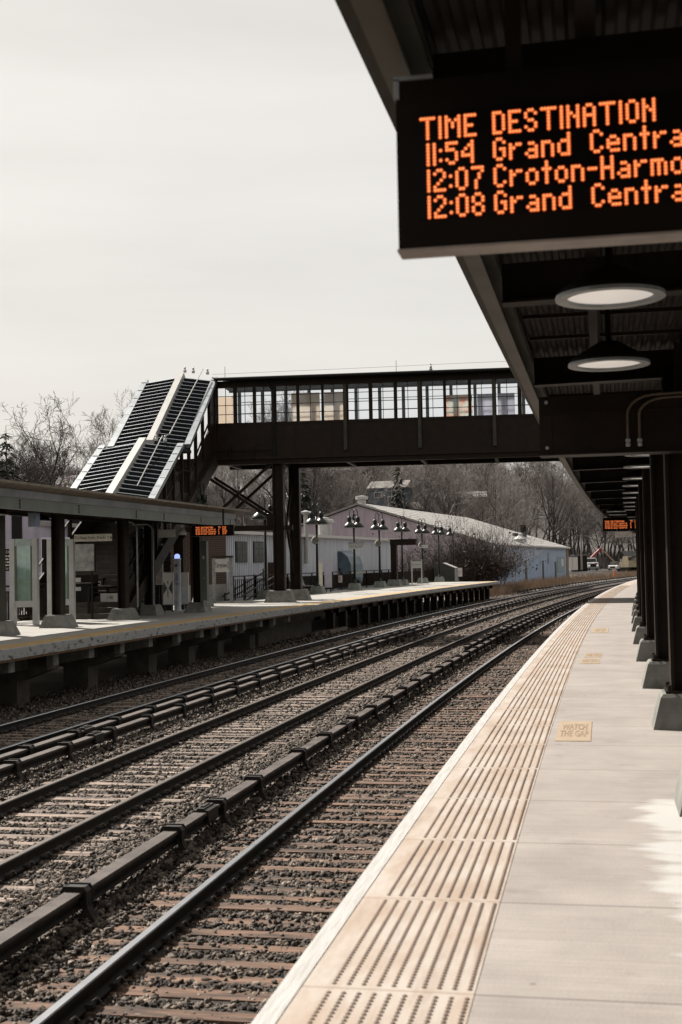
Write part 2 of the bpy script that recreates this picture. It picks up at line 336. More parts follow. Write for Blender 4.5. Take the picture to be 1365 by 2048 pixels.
idx = np.arange(nx*ny).reshape(ny, nx); Q = np.stack([idx[:-1, :-1], idx[:-1, 1:], idx[1:, 1:], idx[1:, :-1]], -1).reshape(-1, 4)
tag(npmesh('ground', np.stack([X, Y, Z], -1).reshape(-1, 3), Q, GROUND if False else HILL, smooth=True), kind='structure')
tag(MB().sweep([(-13.2, -1.41), (-11.6, -1.40), (-10.9, -1.385), (-.9, -1.385), (-.9, -1.41)], -3, 260, 2.5, closed=False).build('ballast_bed', BALL), kind='structure')
tag(MB().sweep([(-45, -1.405), (-13.19, -1.405)], 10, 240, 5, closed=False).build('yard_ground', GROUND), kind='structure')

# ------------------------------------------------------------------ ballast stones
tieS = {}
def stones(n, s0, s1, t0, t1, r0, r1):
    s = rng.uniform(s0, s1, n); t = rng.uniform(t0, t1, n); r = rng.uniform(r0, r1, n)
    keep = np.ones(n, bool); z = rng.uniform(-1.415, -1.372, n)
    for tc_, cover in ((-2.708, .5), (-6.323, .35), (-9.94, .35)):
        u = t-tc_; ph = (s/.36) % 1
        on = (abs(u) < 1.28) & (abs(ph-.5) < .25)
        shoulder = (abs(u) > .85)
        keep &= ~(on & ~shoulder & (rng.random(n) > (.15 if tc_ > -3 else .1))); keep &= ~(on & shoulder & (rng.random(n) > cover))
        for g in (-.7175, .7175): keep &= ~(abs(u-g) < .085+r*.5)
        hump = (abs(u) > 1.2) & (abs(u) < 2.2); z = np.where(hump, z+.03, z)
    s, t, r, z = s[keep], t[keep], r[keep], z[keep]; n = len(s)
    d = np.maximum(s-S0, 0); th = np.arctan(K*d); cx = .5*K*d*d+t*np.cos(th); cy = s-t*np.sin(th)
    base = np.array([(x, y, q) for q in (-1, 1) for y in (-1, 1) for x in (-1, 1)], float)*.8
    V = base[None]*rng.uniform(.55, 1.15, (n, 8, 1))+rng.normal(0, .16, (n, 8, 3))
    V *= rng.uniform(.45, 1.4, (n, 1, 3))
    A = rng.normal(0, 1, (n, 3, 3)); Qm = np.linalg.qr(A)[0]; V = np.einsum('nij,nkj->nki', Qm, V)*r[:, None, None]*.72
    V += np.stack([cx, cy, z], -1)[:, None, :]
    f = np.array([(0, 2, 3, 1), (4, 5, 7, 6), (0, 1, 5, 4), (2, 6, 7, 3), (0, 4, 6, 2), (1, 3, 7, 5)])
    return V.reshape(-1, 3), (f[None]+8*np.arange(n)[:, None, None]).reshape(-1, 4)
parts = [stones(120000, 4, 13, -9.2, -1.1, .017, .038), stones(95000, 13, 24, -12.6, -1.1, .022, .045), stones(48000, 24, 45, -13, -1.1, .032, .06), stones(16000, 45, 110, -13, -1.1, .06, .11)]
off = 0; VV = []; FF = []
for v, f in parts: VV.append(v); FF.append(f+off); off += len(v)
tag(npmesh('ballast', np.concatenate(VV), np.concatenate(FF), STONE), 'grey brown crushed stone ballast between the rails', 'ballast', kind='stuff')

# ------------------------------------------------------------------ tracks
def rail_prof(t): # foot, web, head
    z = -1.36
    return [(t-.07, z), (t+.07, z), (t+.07, z+.012), (t+.012, z+.035), (t+.009, z+.1), (t+.036, z+.112), (t+.036, z+.135), (t+.028, z+.143), (t-.028, z+.143), (t-.036, z+.135), (t-.036, z+.112), (t-.009, z+.1), (t-.012, z+.035), (t-.07, z+.012)]
mis = [0]*14; mis[7] = 1; mis[6] = 1; mis[8] = 1
for tc_, lab, ms in ((-2.708, 'track nearest the right platform, its left rail bright and polished', (RAILT, RAILT)), (-6.323, 'middle track with dull brown railheads and weathered sleepers', (RAILB, RAILB)), (-9.94, 'track beside the far platform, partly in shade', (RAILT, RAILT))):
    tr = thing('railway_track', lab, 'track', P(4, tc_, -1.42), 0, 'parallel railway tracks')
    for g, mt in zip((-.7175, .7175), ms):
        MB().sweep(rail_prof(tc_+g), -2, 250, 1.5, mis=mis).build('rail', [RAILD, mt], tr, True)
    rest = MB(); clips = MB(); cnt = 0; start = 8 if tc_ > -3 else (10 if tc_ > -7 else 15)
    q = .18
    while q < 150:
        j = random.uniform(-.05, .05); w_ = .082+random.uniform(-.022, .016); e = random.uniform(-.06, .06); zt = -1.364+random.uniform(-.02, .004)
        t_ = [P(q+j+b, tc_+a, zz) for zz in (-1.44, zt) for b, a in ((-w_, -1.28+e), (-w_, 1.28+e), (w_, 1.28+e), (w_, -1.28+e))]
        fs = [(0, 3, 2, 1), (4, 5, 6, 7), (0, 1, 5, 4), (1, 2, 6, 5), (2, 3, 7, 6), (3, 0, 4, 7)]
        if q > 60 and int(q*10) % 2: fs = fs[1:]
        if q >= start-3 and cnt < 100: MB().add(t_, fs).build('sleeper', TIE if tc_ > -3 else TIEB, tr, True); cnt += 1
        else: rest.add(t_, fs)
        if 4 < q < 48:
            for g in (-.7175, .7175):
                for sd in (-1, 1):
                    c = tc_+g+sd*.075
                    clips.beam(P(q+j-.045, c, -1.335), P(q+j+.045, c, -1.335), .05, .03)
                    clips.tube([P(q+j-.05, c+sd*.05, -1.335), P(q+j-.03, c+sd*.03, -1.30), P(q+j+.03, c+sd*.03, -1.30), P(q+j+.05, c+sd*.05, -1.335)], .013, 4)
        q += .36
    tag(rest.build('sleeper', TIE if tc_ > -3 else TIEB, tr, True), kind='stuff'); tag(clips.build('rail_clip', RAILD, tr, True), kind='stuff')

def third_rail(tt, s0, s1, brs, joints, lab):
    r = thing('third_rail', lab, 'third rail', P(s0, tt, -1.42), 0, 'covered third rails')
    MB().sweep([(tt-.074, -1.135), (tt+.074, -1.135), (tt+.077, -1.112), (tt+.07, -1.1), (tt-.07, -1.1), (tt-.077, -1.112)], s0, s1, 1.5).build('cover_board', COVER, r, True)
    MB().sweep([(tt-.055, -1.24), (tt+.06, -1.24), (tt+.06, -1.225), (tt+.025, -1.21), (tt+.05, -1.17), (tt+.055, -1.136), (tt-.05, -1.136), (tt-.055, -1.18)], s0, s1, 1.5).build('conductor_rail', RAILD, r, True)
    for i, q in enumerate(brs):
        b = MB(); pr = [(-.11, -1.2), (-.11, -1.1), (-.08, -1.068), (.08, -1.068), (.11, -1.1), (.11, -1.2), (.09, -1.2), (.086, -1.11), (.068, -1.092), (-.068, -1.092), (-.086, -1.11), (-.09, -1.2)]
        b.sweep([(tt+a, z) for a, z in pr], q-.075, q+.075, .2)
        for sd in (-.075, .06): b.sweep([(tt+a*1.05, z+(.012 if a*a < .008 and z > -1.15 else 0)) for a, z in pr], q+sd, q+sd+.02, .2)
        if i < 100: b.build('strap', RUBB, r, True)
        lg = MB(); pts = [(.06, -1.18), (.09, -1.25), (.13, -1.32), (.19, -1.385)]
        for a, c in zip(pts[:-1], pts[1:]): lg.beam(P(q, tt+a[0], a[1]), P(q, tt+c[0], c[1]), .12, .05, up=(0, .05, 1))
        lg.beam(P(q, tt+.0, -1.372), P(q, tt+.26, -1.372), .18, .03)
        if i < 100: lg.build('bracket', RAILD, r, True)
    for q in joints:
        b = MB(); b.sweep([(tt-.095, -1.2), (tt+.095, -1.2), (tt+.09, -1.085), (tt+.04, -1.075), (tt+.04, -1.06), (tt-.04, -1.06), (tt-.04, -1.075), (tt-.09, -1.085)], q-.17, q+.17, .4); b.sweep([(tt-.025, -1.06), (tt+.025, -1.06), (tt+.018, -1.046), (tt-.018, -1.046)], q-.1, q+.1, .4); b.build('joint_cover', RUBB, r, True)
b0 = [6.0, 7.95, 10.0, 12.4, 13.85, 15.4, 17.7, 19.4, 21.5, 23.2, 24.9, 26.6]+[28.4+1.8*i for i in range(66)]
third_rail(-4.28, -2, 150, b0, [13.45, 20.85], 'grey covered third rail left of the near track with black straps')
third_rail(-4.66, 40, 150, [40.6+1.8*i for i in range(58)], [44], 'farther third rail that starts beside the near one beyond the bridge')
b1 = [11.2+1.72*i for i in range(70)]
third_rail(-8.0, 6, 130, b1, [19.2, 38], 'right one of the paired third rails between middle and far track')
third_rail(-8.46, 6, 130, [q-.35 for q in b1], [19.9], 'left one of the paired third rails, behind its twin')
third_rail(-12.4, 112, 200, [112.5+2.2*i for i in range(38)], [], 'covered third rail beyond the end of the far platform')

# ------------------------------------------------------------------ right platform
TE = -1.183
tag(MB().sweep([(TE+.09, 0), (7, 0), (7, -.35), (TE+.09, -.35)][::-1], -4, 150, 1.5).build('platform', CONC), kind='structure')
e = MB().sweep([(TE+.088, .006), (TE+.088, -.2), (TE, -.2), (TE, -.004), (TE+.01, .006)], -4, 150, 1.5).build('platform_edge', TIMB); tag(e, 'pale weathered timber edge board of the right platform', 'edge board')
g = MB(); 
for i in range(-3, 120):
    a = .86+1.25*i
    g.sweep([(TE+.092, .001), (TE+.092, .004), (TE+.72, .003), (TE+.72, .001)], a+.001, a+1.249, 1.3)
ts = thing('tactile_strip', 'cream tactile warning strip with worn domes along the right platform', 'tactile strip', P(4, TE+.4))
g.build('tactile_plate', TACT, ts, True)
V = []; Fq = []
def domes(ss, tt, r):
    n = 6; a = np.arange(n)*2*np.pi/n
    S_, T_ = np.meshgrid(ss, tt, indexing='ij'); S_ = S_.ravel(); T_ = T_.ravel(); d = np.maximum(S_-S0, 0); th = np.arctan(K*d)
    cx = .5*K*d*d+T_*np.cos(th); cy = S_-T_*np.sin(th); m_ = len(cx)
    lo = np.stack([cx[:, None]+r*np.cos(a), cy[:, None]+r*np.sin(a), np.full((m_, n), .0048)], -1)
    hi = np.stack([cx[:, None]+r*.6*np.cos(a), cy[:, None]+r*.6*np.sin(a), np.full((m_, n), .0095)], -1)
    Vd = np.concatenate([lo, hi], 1).reshape(-1, 3); k_ = np.arange(n); side = np.stack([k_, (k_+1) % n, n+(k_+1) % n, n+k_], -1); top = np.array([[n, n+1, n+2, n+3], [n, n+3, n+4, n+5]])
    fq = np.concatenate([side, top]); return Vd, (fq[None]+2*n*np.arange(m_)[:, None, None]).reshape(-1, 4)
tcol = TE+.092+.11+np.arange(10)*.0553
ss = np.arange(3.2, 44, .034); ss = ss[((ss-.86) % 1.25 > .04) & ((ss-.86) % 1.25 < 1.225)]
v1, f1 = domes(ss, tcol, .0108)
dm = npmesh('tactile_dome', [INV[ts] @ Vector(v) for v in v1.tolist()], f1, DOME, ts); tag(dm, kind='stuff')
gs = MB()
for t_ in tcol: gs.sweep([(t_-.013, .0075), (t_+.013, .0075)], 44, 75, 1.5, closed=False)
tag(gs.build('worn_groove', mat('worn_groove', (.16, .1, .065), .8, col2=(.19, .14, .095), scale=1.5), ts, True), kind='stuff')
for (sa, sb, ta, tb, lab) in ((11.1, 12.45, -.4, -.1, 'nearest faded yellow floor sticker with worn lettering'), (19.3, 20.3, -.38, -.09, 'second faded yellow floor sticker, front one of a close pair'), (20.6, 21.5, -.34, -.07, 'faded yellow floor sticker at the back of the close pair'), (27.4, 29.3, -.38, -.04, 'small distant yellow floor sticker near the bridge shadow')):
    st = sthing('floor_sticker', lab, 'floor sticker', sa, (ta+tb)/2, .0, 0, 'yellow floor stickers beside the tactile strip')
    MB().box(-(tb-ta)/2, (tb-ta)/2, 0, sb-sa, .001, .0045).build('sheet', STICK, st)
    o = text('lettering', 'WATCH\nTHE GAP', .11, STTXT, st, (0, (sb-sa)*.5, .006), (0, 0, 0), .0005, bold=.002); o.scale = (.55, (sb-sa)*3.6, 1)

# ------------------------------------------------------------------ right canopy
def hcol(m, s, t, z0, z1, w=.3, d=.3): # H section in local s/t frame
    x, th = C(s); c = P(s, t)
    M = Matrix.Translation(c) @ Matrix.Rotation(-th, 4, 'Z'); q = MB()
    q.box(-w/2, -w/2+.03, -d/2, d/2, z0, z1); q.box(w/2-.03, w/2, -d/2, d/2, z0, z1); q.box(-w/2+.03, w/2-.03, -.015, .015, z0, z1); q.xf(M); m.add(q.v, q.f)
def footing(m, s, t, w0=.66, w1=.5, h=.31):
    M = Matrix.Translation(P(s, t)) @ Matrix.Rotation(-C(s)[1], 4, 'Z'); q = MB(); q.frustum(0, 0, -.02, h-.03, w0, w0, w1, w1); q.frustum(0, 0, h-.03, h, w1, w1, w1-.05, w1-.05); q.xf(M); m.add(q.v, q.f)
cn = thing('platform_canopy', 'dark bronze canopy over the right platform on a row of columns', 'canopy', P(8, .5))
TC = -.65
MB().sweep([(TC, 3.165), (TC+.09, 3.165), (TC+.09, 3.18), (TC+.015, 3.18), (TC+.015, 3.405), (TC+.09, 3.405), (TC+.09, 3.42), (TC, 3.42)], -3, 130, 1.5).build('edge_channel', CHAN, cn, True)
MB().sweep([(TC-.16, 3.56), (TC-.16, 3.44), (TC+.1, 3.43), (TC+.1, 3.46), (TC-.13, 3.46), (TC-.13, 3.56)], -3, 130, 1.5).build('gutter', OLIVE, cn, True)
pr = []; t_ = TC+.02
while t_ < 6: pr += [(t_, 3.50+.02*(t_+.65)*.6), (t_+.03, 3.50+.02*(t_+.65)*.6), (t_+.045, 3.53+.02*(t_+.65)*.6), (t_+.075, 3.53+.02*(t_+.65)*.6)]; t_ += .09
MB().sweep(pr+[(6.2, 3.8), (TC-.12, 3.72), (TC-.12, 3.52)], -3, 130, 4).build('roof_deck', mat('canopy_deck', (.012, .008, .005), .8, var=.25, scale=2), cn, True)
cs = [4.45]+[3.9+3.95*i for i in range(1, 30)]; cs[1:9] = [7.95, 11.9, 15.65, 19.75, 23.7, 27.8, 31.3, 35.5]
cs = cs[:9]+[35.5+3.95*i for i in range(1, 22)]
colM = MB(); 
for i, s_ in enumerate(cs):
    m_ = MB(); hcol(m_, s_+.3, .77, .32, 3.3); c_ = m_.build('column', BRONZE, cn, True)
    m_ = MB(); footing(m_, s_+.3, .77); m_.build('footing', FOOT, c_, True)
    m_ = MB(); M_ = Matrix.Translation(P(s_+.3, .77)) @ Matrix.Rotation(-C(s_)[1], 4, 'Z'); m_.box(-.2, .2, -.2, .2, .31, .335)
    for i_ in (-.17, .17):
        for j_ in (-.17, .17): m_.lathe([(.018, 0), (.018, .05), (0.001, .055)], (i_, j_, .335), 6)
    m_.xf(M_).build('base_plate', BRONZE, c_, True)
    # cross beam, bottom flange catching light from the platform
    m_ = MB(); a, b_ = P(s_+.3, TC+.1, 0), P(s_+.3, 6, 0); z_ = Vector((0, 0, 1))
    if True:
        m_.beam(a+z_*3.33, b_+z_*3.43, .02, .26); m_.beam(a+z_*3.2, b_+z_*3.3, .16, .018)
        m_.build('cross_beam', BRONZE, cn, True)
z_ = Vector((0, 0, 1)); s_ = 11.58; g = MB(); TG = -.48
a, b_ = P(s_, TG), P(s_, 6); g.beam(a+z_*2.73, b_+z_*2.73, .24, .5); g.beam(P(s_, TG-.005)+z_*2.476, P(s_, 6)+z_*2.476, .3, .016); g.beam(P(s_, TG-.005)+z_*2.985, P(s_, 6)+z_*2.985, .27, .014)
g.beam(P(s_-.125, TG+.02)+z_*2.845, P(s_-.125, 6)+z_*2.845, .012, .014); g.beam(P(s_-.123, TG+.03)+z_*2.66, P(s_-.123, TG+.11)+z_*2.66, .01, .34)
for q in (.75, 3, 5): g.beam(P(s_+.1, q, 2.9), P(s_+.1, q, 3.45), .08, .08)
g.beam(P(s_+.1, .75, 2.7), P(s_+.55, .75, 2.7), .12, .3); g.build('deep_girder', BRONZE, cn, True)
for z1 in (2.94, 2.535): MB().tube([P(s_-.15, TG+.065, z1), P(s_-.12, TG+.065, z1)], .016, 8).build('girder_bolt', ZINC, cn, True)
tanc = mat('tan_conduit', (.09, .065, .04), .6)
for dt in (0, .1):
    s1 = s_-.16; x0 = .285+dt; cb = MB(); pts = [P(s1, x0, 2.58), P(s1, x0, 2.8)]+[P(s1, x0+.23*(1-math.cos(a_)), 2.8+(.17-.3*dt)*math.sin(a_)) for a_ in (.3, .6, .9, 1.2, 1.57)]+[P(s1, 1.1, 2.985-.3*dt)]
    cb.tube(pts, .0125, 8, mi=0); cb.lathe([(.014, 0), (.021, .008), (.021, .03), (.014, .037), (.024, .045), (.024, .063), (.0125, .075)], P(s1, x0, 2.52), 8, mi=1); cb.build('conduit', [tanc, ZINC], cn, True)
# longitudinal purlins
for t_ in (.0, .8, 1.7, 2.6): MB().sweep([(t_-.02, 3.44), (t_+.05, 3.44), (t_+.05, 3.455), (t_-.005, 3.455), (t_-.005, 3.51), (t_-.02, 3.51)], -3, 130, 2).build('purlin', BRONZE, cn, True)
# slender transverse stiffeners with pale lower edges
st_ = MB(); q = 3.2
while q < 60:
    if abs((q-4.2) % 3.95) > .35:
        for (a_, b_) in ((TC+.12, -.02), (.07, .79), (.86, 1.69)): st_.beam(P(q, a_, 3.475), P(q, b_, 3.475), .035, .03)
    q += 1.0
tag(st_.build('deck_batten', BRONZE, cn, True), kind='stuff')

def lamp_round():
    r = thing('canopy_light', 'x', 'ceiling light', (0, 0, 0), 0, 'round lights hung under the right canopy')
    MB().lathe([(.02, .5), (.02, .17), (.07, .16), (.12, .13), (.19, .09), (.25, .05), (.28, .02), (.28, 0), (.245, 0)], n=32).build('lamp_shade', BRONZE, r, smooth=True)
    MB().lathe([(.282, .012), (.282, -.006), (.225, -.006), (.225, .02)], n=32).build('rim', GREYM, r)
    MB().lathe([(.23, .012), (.16, .006), (.0005, .003)], n=32).build('lens', LENS, r, smooth=True); return r
L0 = lamp_round(); first = True
spots = [(6.75, .11), (9.1, .12), (37.6, .09), (40.4, .09)]+[(q, .62) for q in (17.2, 19.5, 22.3, 24.5, 27.1, 29.3, 31.8, 34.2, 36.6, 43, 46)]
for i, (s_, t_) in enumerate(spots):
    o = L0 if i == 0 else copytree(L0)
    o.location = P(s_, t_, 2.9); o.rotation_euler = (0, 0, -C(s_)[1])
    o['label'] = ['nearest round canopy light, its pale lens wide open to view', 'second round canopy light, seen almost edge on above the girder', 'farther pair of round lights just above the distant departure board', 'farther pair of round lights just above the distant departure board'][i] if i < 4 else 'one of the thin round lights half hidden by the row of columns'

# ------------------------------------------------------------------ LED boards
FONT = {'A': '0110 1001 1001 1111 1001 1001 1001', 'C': '0110 1001 1000 1000 1000 1001 0110', 'D': '1110 1001 1001 1001 1001 1001 1110', 'E': '1111 1000 1000 1110 1000 1000 1111', 'G': '0110 1001 1000 1011 1001 1001 0110', 'H': '1001 1001 1001 1111 1001 1001 1001', 'I': '1 1 1 1 1 1 1', 'M': '10001 11011 10101 10101 10001 10001 10001', 'N': '1001 1001 1101 1011 1001 1001 1001', 'O': '0110 1001 1001 1001 1001 1001 0110', 'S': '0110 1001 1000 0110 0001 1001 0110', 'T': '11111 00100 00100 00100 00100 00100 00100', 'K': '1001 1010 1100 1100 1010 1001 1001',
 'a': '0000 0000 0110 0001 0111 1001 0111', 'd': '0001 0001 0111 1001 1001 1001 0111', 'e': '0000 0000 0110 1001 1111 1000 0111', 'l': '1 1 1 1 1 1 1', 'm': '00000 00000 11110 10101 10101 10101 10101', 'n': '0000 0000 1110 1001 1001 1001 1001', 'o': '0000 0000 0110 1001 1001 1001 0110', 'r': '0000 0000 1011 1100 1000 1000 1000', 't': '010 010 111 010 010 010 010', '-': '000 000 000 111 000 000 000', ':': '0 0 1 0 0 1 0', ' ': '0000 0000 0000 0000 0000 0000 0000',
 '0': '0110 1001 1001 1001 1001 1001 0110', '1': '1 1 1 1 1 1 1', '2': '0110 1001 0001 0010 0100 1000 1111', '3': '0110 1001 0001 0110 0001 1001 0110', '4': '0001 0011 0101 1001 1111 0001 0001', '5': '1111 1000 1110 0001 0001 1001 0110', '6': '0110 1000 1000 1110 1001 1001 0110', '7': '1111 0001 0010 0010 0100 0100 0100', '8': '0110 1001 1001 0110 1001 1001 0110'}
def dots(rows, cols):
    pts = []
    for ri, row in enumerate(rows):
        for (txt, c0) in zip(row, cols[ri] if isinstance(cols[0], (list, tuple)) else cols):
            x = c0
            for ch in txt:
                gl = FONT[ch].split()
                for y, ln in enumerate(gl):
                    for i, b in enumerate(ln):
                        if b == '1': pts.append((x+i, -(ri*8+y)))
                x += len(gl[0])+1
    return pts
ROWS = [['TIME', 'DESTINATION', 'TK', 'ETA'], ['11:54', 'Grand Central', '4', '11:56'], ['12:07', 'Croton-Harmon', '3', '12:08'], ['12:08', 'Grand Central', '4', '12:10']]
COLS = [[0, 23, 95, 112], [2, 23, 95, 113], [2, 23, 95, 113], [2, 23, 95, 113]]
TRIM = mat('beige_trim', (.24, .2, .175), .5)
def led_board(label, s, tl, ztop, wid, hgt, lx, lz, pitch, seg, rows=ROWS, cols=COLS, dep=.1, vs_=1.0):
    b = sthing('departure_board', label, 'departure board', s, tl, ztop-hgt, 0, 'departure boards hung under the canopies')
    h = MB(); h.box(0, wid, 0, dep, 0, hgt); h.build('housing', LEDH, b)
    f = MB(); f.box(-.004, wid+.004, -.006, dep+.004, -.008, 0); f.build('bottom_trim', TRIM, b)
    f = MB(); f.box(-.006, .012, -.008, .01, hgt-.06, hgt+.004); f.box(-.006, .12, -.008, .01, hgt, hgt+.012); f.build('corner_bracket', GREYM, b)
    for x in (.25*wid, .75*wid): MB().box(x-.025, x+.025, dep/2-.025, dep/2+.025, hgt, hgt+.55).build('hanger', BRONZE, b)
    wx = 128*pitch; MB().box(lx-pitch*2, min(lx+pitch*131, wid-.01), -.004, 0, lz-32*pitch, lz+pitch*2).build('screen', mat('black_screen', (.0045, .003, .0022), .4, spec=.1), b)
    o1 = MB(); n = seg
    for (i, j) in dots(rows, cols):
        x, z = lx+i*pitch, lz+j*pitch*vs_
        if x > wid-.02: continue
        for rr, mi, yy in ((.56, 0, -.006), (.33, 1, -.0075)):
            o1.add([(x+pitch*rr*math.cos(6.2832*k/n), yy, z+pitch*rr*math.sin(6.2832*k/n)) for k in range(n)], [tuple(range(n))], mi)
    o1.build('led_text', [LED0, LED1], b)
led_board('large near departure board with glowing orange destinations', 4.0, -.587, 3.083, 1.5, .543, .081, .412, .0100, 10, vs_=1.055)
led_board('small distant departure board under the right canopy', 50, -.69, 3.12, 1.5, .52, .081, .4, .0100, 5)
led_board('departure board under the end of the left canopy', 39.4, -13.45, 2.88, 1.42, .35, .13, .3, .0082, 5)
q = sthing('hanging_sign', 'small blank pale sign below the distant departure board', 'sign', 49.9, .08, 2.36); MB().box(-.32, .32, 0, .03, 0, .21).build('panel', mat('pale_pink_panel', (.85, .76, .7), .6), q); MB().box(-.25, -.22, .005, .025, .21, .3).build('hanger', GREYM, q); MB().box(.22, .25, .005, .025, .21, .3).build('hanger', GREYM, q)

# ------------------------------------------------------------------ left platform
TL = -11.44
tag(MB().sweep([(-17.6, 0), (TL-.09, 0), (TL-.09, -.26), (-17.6, -.26)][::-1], 8, 97.6, 1.5).build('platform', CONC2), kind='structure')
tag(MB().sweep([(TL-.088, .006), (TL, .0), (TL, -.2), (TL-.088, -.2)], 8, 97.6, 1.5).build('platform_edge', TIMBL), 'chipped grey edge board along the left platform', 'edge board')
tag(MB().sweep([(TL-.09, .002), (TL-.09, .008), (TL-.72, .008), (TL-.72, .002)], 8, 97, 1.5).build('tactile_strip', TACTL), 'ochre tactile strip along the left platform edge', 'tactile strip')
un = thing('platform_support', 'concrete piers, beams and posts carrying the left platform', 'substructure', P(30, -12.6, -1.42))
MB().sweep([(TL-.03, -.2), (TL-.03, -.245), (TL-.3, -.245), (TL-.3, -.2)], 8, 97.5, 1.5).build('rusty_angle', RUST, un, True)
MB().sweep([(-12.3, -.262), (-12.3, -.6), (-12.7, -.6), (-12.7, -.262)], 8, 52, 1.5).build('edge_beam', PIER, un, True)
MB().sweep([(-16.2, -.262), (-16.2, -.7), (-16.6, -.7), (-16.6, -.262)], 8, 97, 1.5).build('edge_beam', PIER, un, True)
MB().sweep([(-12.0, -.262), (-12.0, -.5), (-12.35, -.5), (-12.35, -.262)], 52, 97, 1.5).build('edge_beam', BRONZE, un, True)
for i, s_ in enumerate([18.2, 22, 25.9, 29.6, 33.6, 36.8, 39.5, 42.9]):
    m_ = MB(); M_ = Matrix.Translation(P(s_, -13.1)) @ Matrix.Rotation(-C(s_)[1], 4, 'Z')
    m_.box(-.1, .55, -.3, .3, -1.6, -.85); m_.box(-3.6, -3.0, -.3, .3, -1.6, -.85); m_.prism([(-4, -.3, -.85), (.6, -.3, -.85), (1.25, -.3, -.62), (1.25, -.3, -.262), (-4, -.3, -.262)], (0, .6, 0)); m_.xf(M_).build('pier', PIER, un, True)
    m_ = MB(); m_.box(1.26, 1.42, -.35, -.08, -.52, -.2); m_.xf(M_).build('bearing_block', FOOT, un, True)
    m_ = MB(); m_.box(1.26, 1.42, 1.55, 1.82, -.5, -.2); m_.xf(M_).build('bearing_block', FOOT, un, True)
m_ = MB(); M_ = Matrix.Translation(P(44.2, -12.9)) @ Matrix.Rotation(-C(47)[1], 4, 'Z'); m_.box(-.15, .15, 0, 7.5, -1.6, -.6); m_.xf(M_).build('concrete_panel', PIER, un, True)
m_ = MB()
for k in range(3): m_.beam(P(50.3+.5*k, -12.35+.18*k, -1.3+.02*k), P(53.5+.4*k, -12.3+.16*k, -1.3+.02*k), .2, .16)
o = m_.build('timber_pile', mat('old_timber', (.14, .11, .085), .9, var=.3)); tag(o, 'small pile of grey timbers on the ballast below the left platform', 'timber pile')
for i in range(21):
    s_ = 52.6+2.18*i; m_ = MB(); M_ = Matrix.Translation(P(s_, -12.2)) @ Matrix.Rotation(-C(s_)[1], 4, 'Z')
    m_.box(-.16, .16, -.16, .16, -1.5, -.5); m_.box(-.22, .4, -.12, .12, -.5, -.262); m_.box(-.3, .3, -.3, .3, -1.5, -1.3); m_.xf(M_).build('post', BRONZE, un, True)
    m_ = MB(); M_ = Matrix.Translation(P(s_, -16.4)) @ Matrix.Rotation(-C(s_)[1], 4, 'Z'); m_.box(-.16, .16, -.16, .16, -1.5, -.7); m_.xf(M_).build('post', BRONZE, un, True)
# pale low wall behind the open posts
tag(MB().sweep([(-18.2, -1.42), (-18.2, -.55), (-18.35, -.55), (-18.35, -1.42)], 50, 100, 2).build('low_wall', mat('pale_block_wall', (.55, .56, .58), .9, var=.2)), 'pale low wall seen between the posts under the left platform', 'wall')

# ------------------------------------------------------------------ left canopy
lc = thing('platform_canopy', 'grey green canopy over the left platform with bolted fascia', 'canopy', P(32, -14.4))
T2 = -12.7; E2 = 41.6
MB().sweep([(T2, 2.88), (T2, 3.14), (T2-.09, 3.14), (T2-.09, 3.125), (T2-.015, 3.125), (T2-.015, 2.895), (T2-.09, 2.895), (T2-.09, 2.88)], 12, E2, 1.5).build('fascia_channel', GREENP, lc, True)
for i in range(12):
    a = 12+2.55*i; b_ = min(a+2.545, E2+.05); MB().sweep([(T2+.02, 3.142), (T2+.05, 3.31), (T2-.05, 3.31), (T2-.05, 3.142)], a, b_, 1.5).build('flashing', FLASH, lc, True)
MB().sweep([(T2+.05, 3.312), (T2+.36, 3.40), (T2+.36, 3.455), (T2-.1, 3.5), (-15.6, 3.62), (-15.6, 3.5), (T2-.2, 3.312)], 12, E2+.75, 1.5).build('roof', LIPM, lc, True)
MB().sweep([(T2+.1, 3.13), (T2-.1, 3.29), (-15.5, 3.4), (-15.5, 3.36), (T2-.1, 3.1)][1:], 12, E2, 1.5).build('roof_deck', BRONZE, lc, True)
bt = MB()
for q in (14.7, 17.2, 20.4, 23.6, 26.1, 29.2, 32.9, 35.0, 38.2, 41.1):
    for dz in (-.07, 0, .07):
        for ds in (-.0, ): bt.tube([P(q+ds, T2+.012, 3.01+dz), P(q+ds, T2-.01, 3.01+dz)], .03, 8); 
tag(bt.build('bolt', DARKM, lc, True))
for s_, tc5 in ((20, -14.3), (23.9, -14.2), (27.8, -14.3), (31.3, -14.4), (35.8, -14.45), (38.9, -14.85), (41.0, -13.95)):
    m_ = MB(); hcol(m_, s_+.3, tc5, .34, 3.3, .26, .3); c_ = m_.build('column', OLIVE if s_ < 30 else BRONZE, lc, True)
    m_ = MB(); footing(m_, s_+.3, tc5, .8, .55, .34); m_.build('footing', FOOT, c_, True)
    m_ = MB(); m_.beam(P(s_+.3, T2-.1, 2.98), P(s_+.3, -15.5, 3.2), .2, .24); m_.build('cross_beam', BRONZE, lc, True)
for s_, t_ in ((36.6, -14.2), (38.95, -14.62)):
    m_ = MB(); m_.tube([P(s_, t_, .35), P(s_, t_, 2.75)]+[P(s_, t_-.25*(1-math.cos(a_)), 2.75+.2*math.sin(a_)) for a_ in (.4, .8, 1.2, 1.57)]+[P(s_, t_-.7, 2.95)], .03, 6); m_.build('conduit', GREYM, lc, True)
MB().sweep([(-15.5, 3.0), (-15.5, 3.36), (-15.6, 3.36), (-15.6, 3.0)], 12, E2, 1.5).build('back_channel', BRONZE, lc, True)

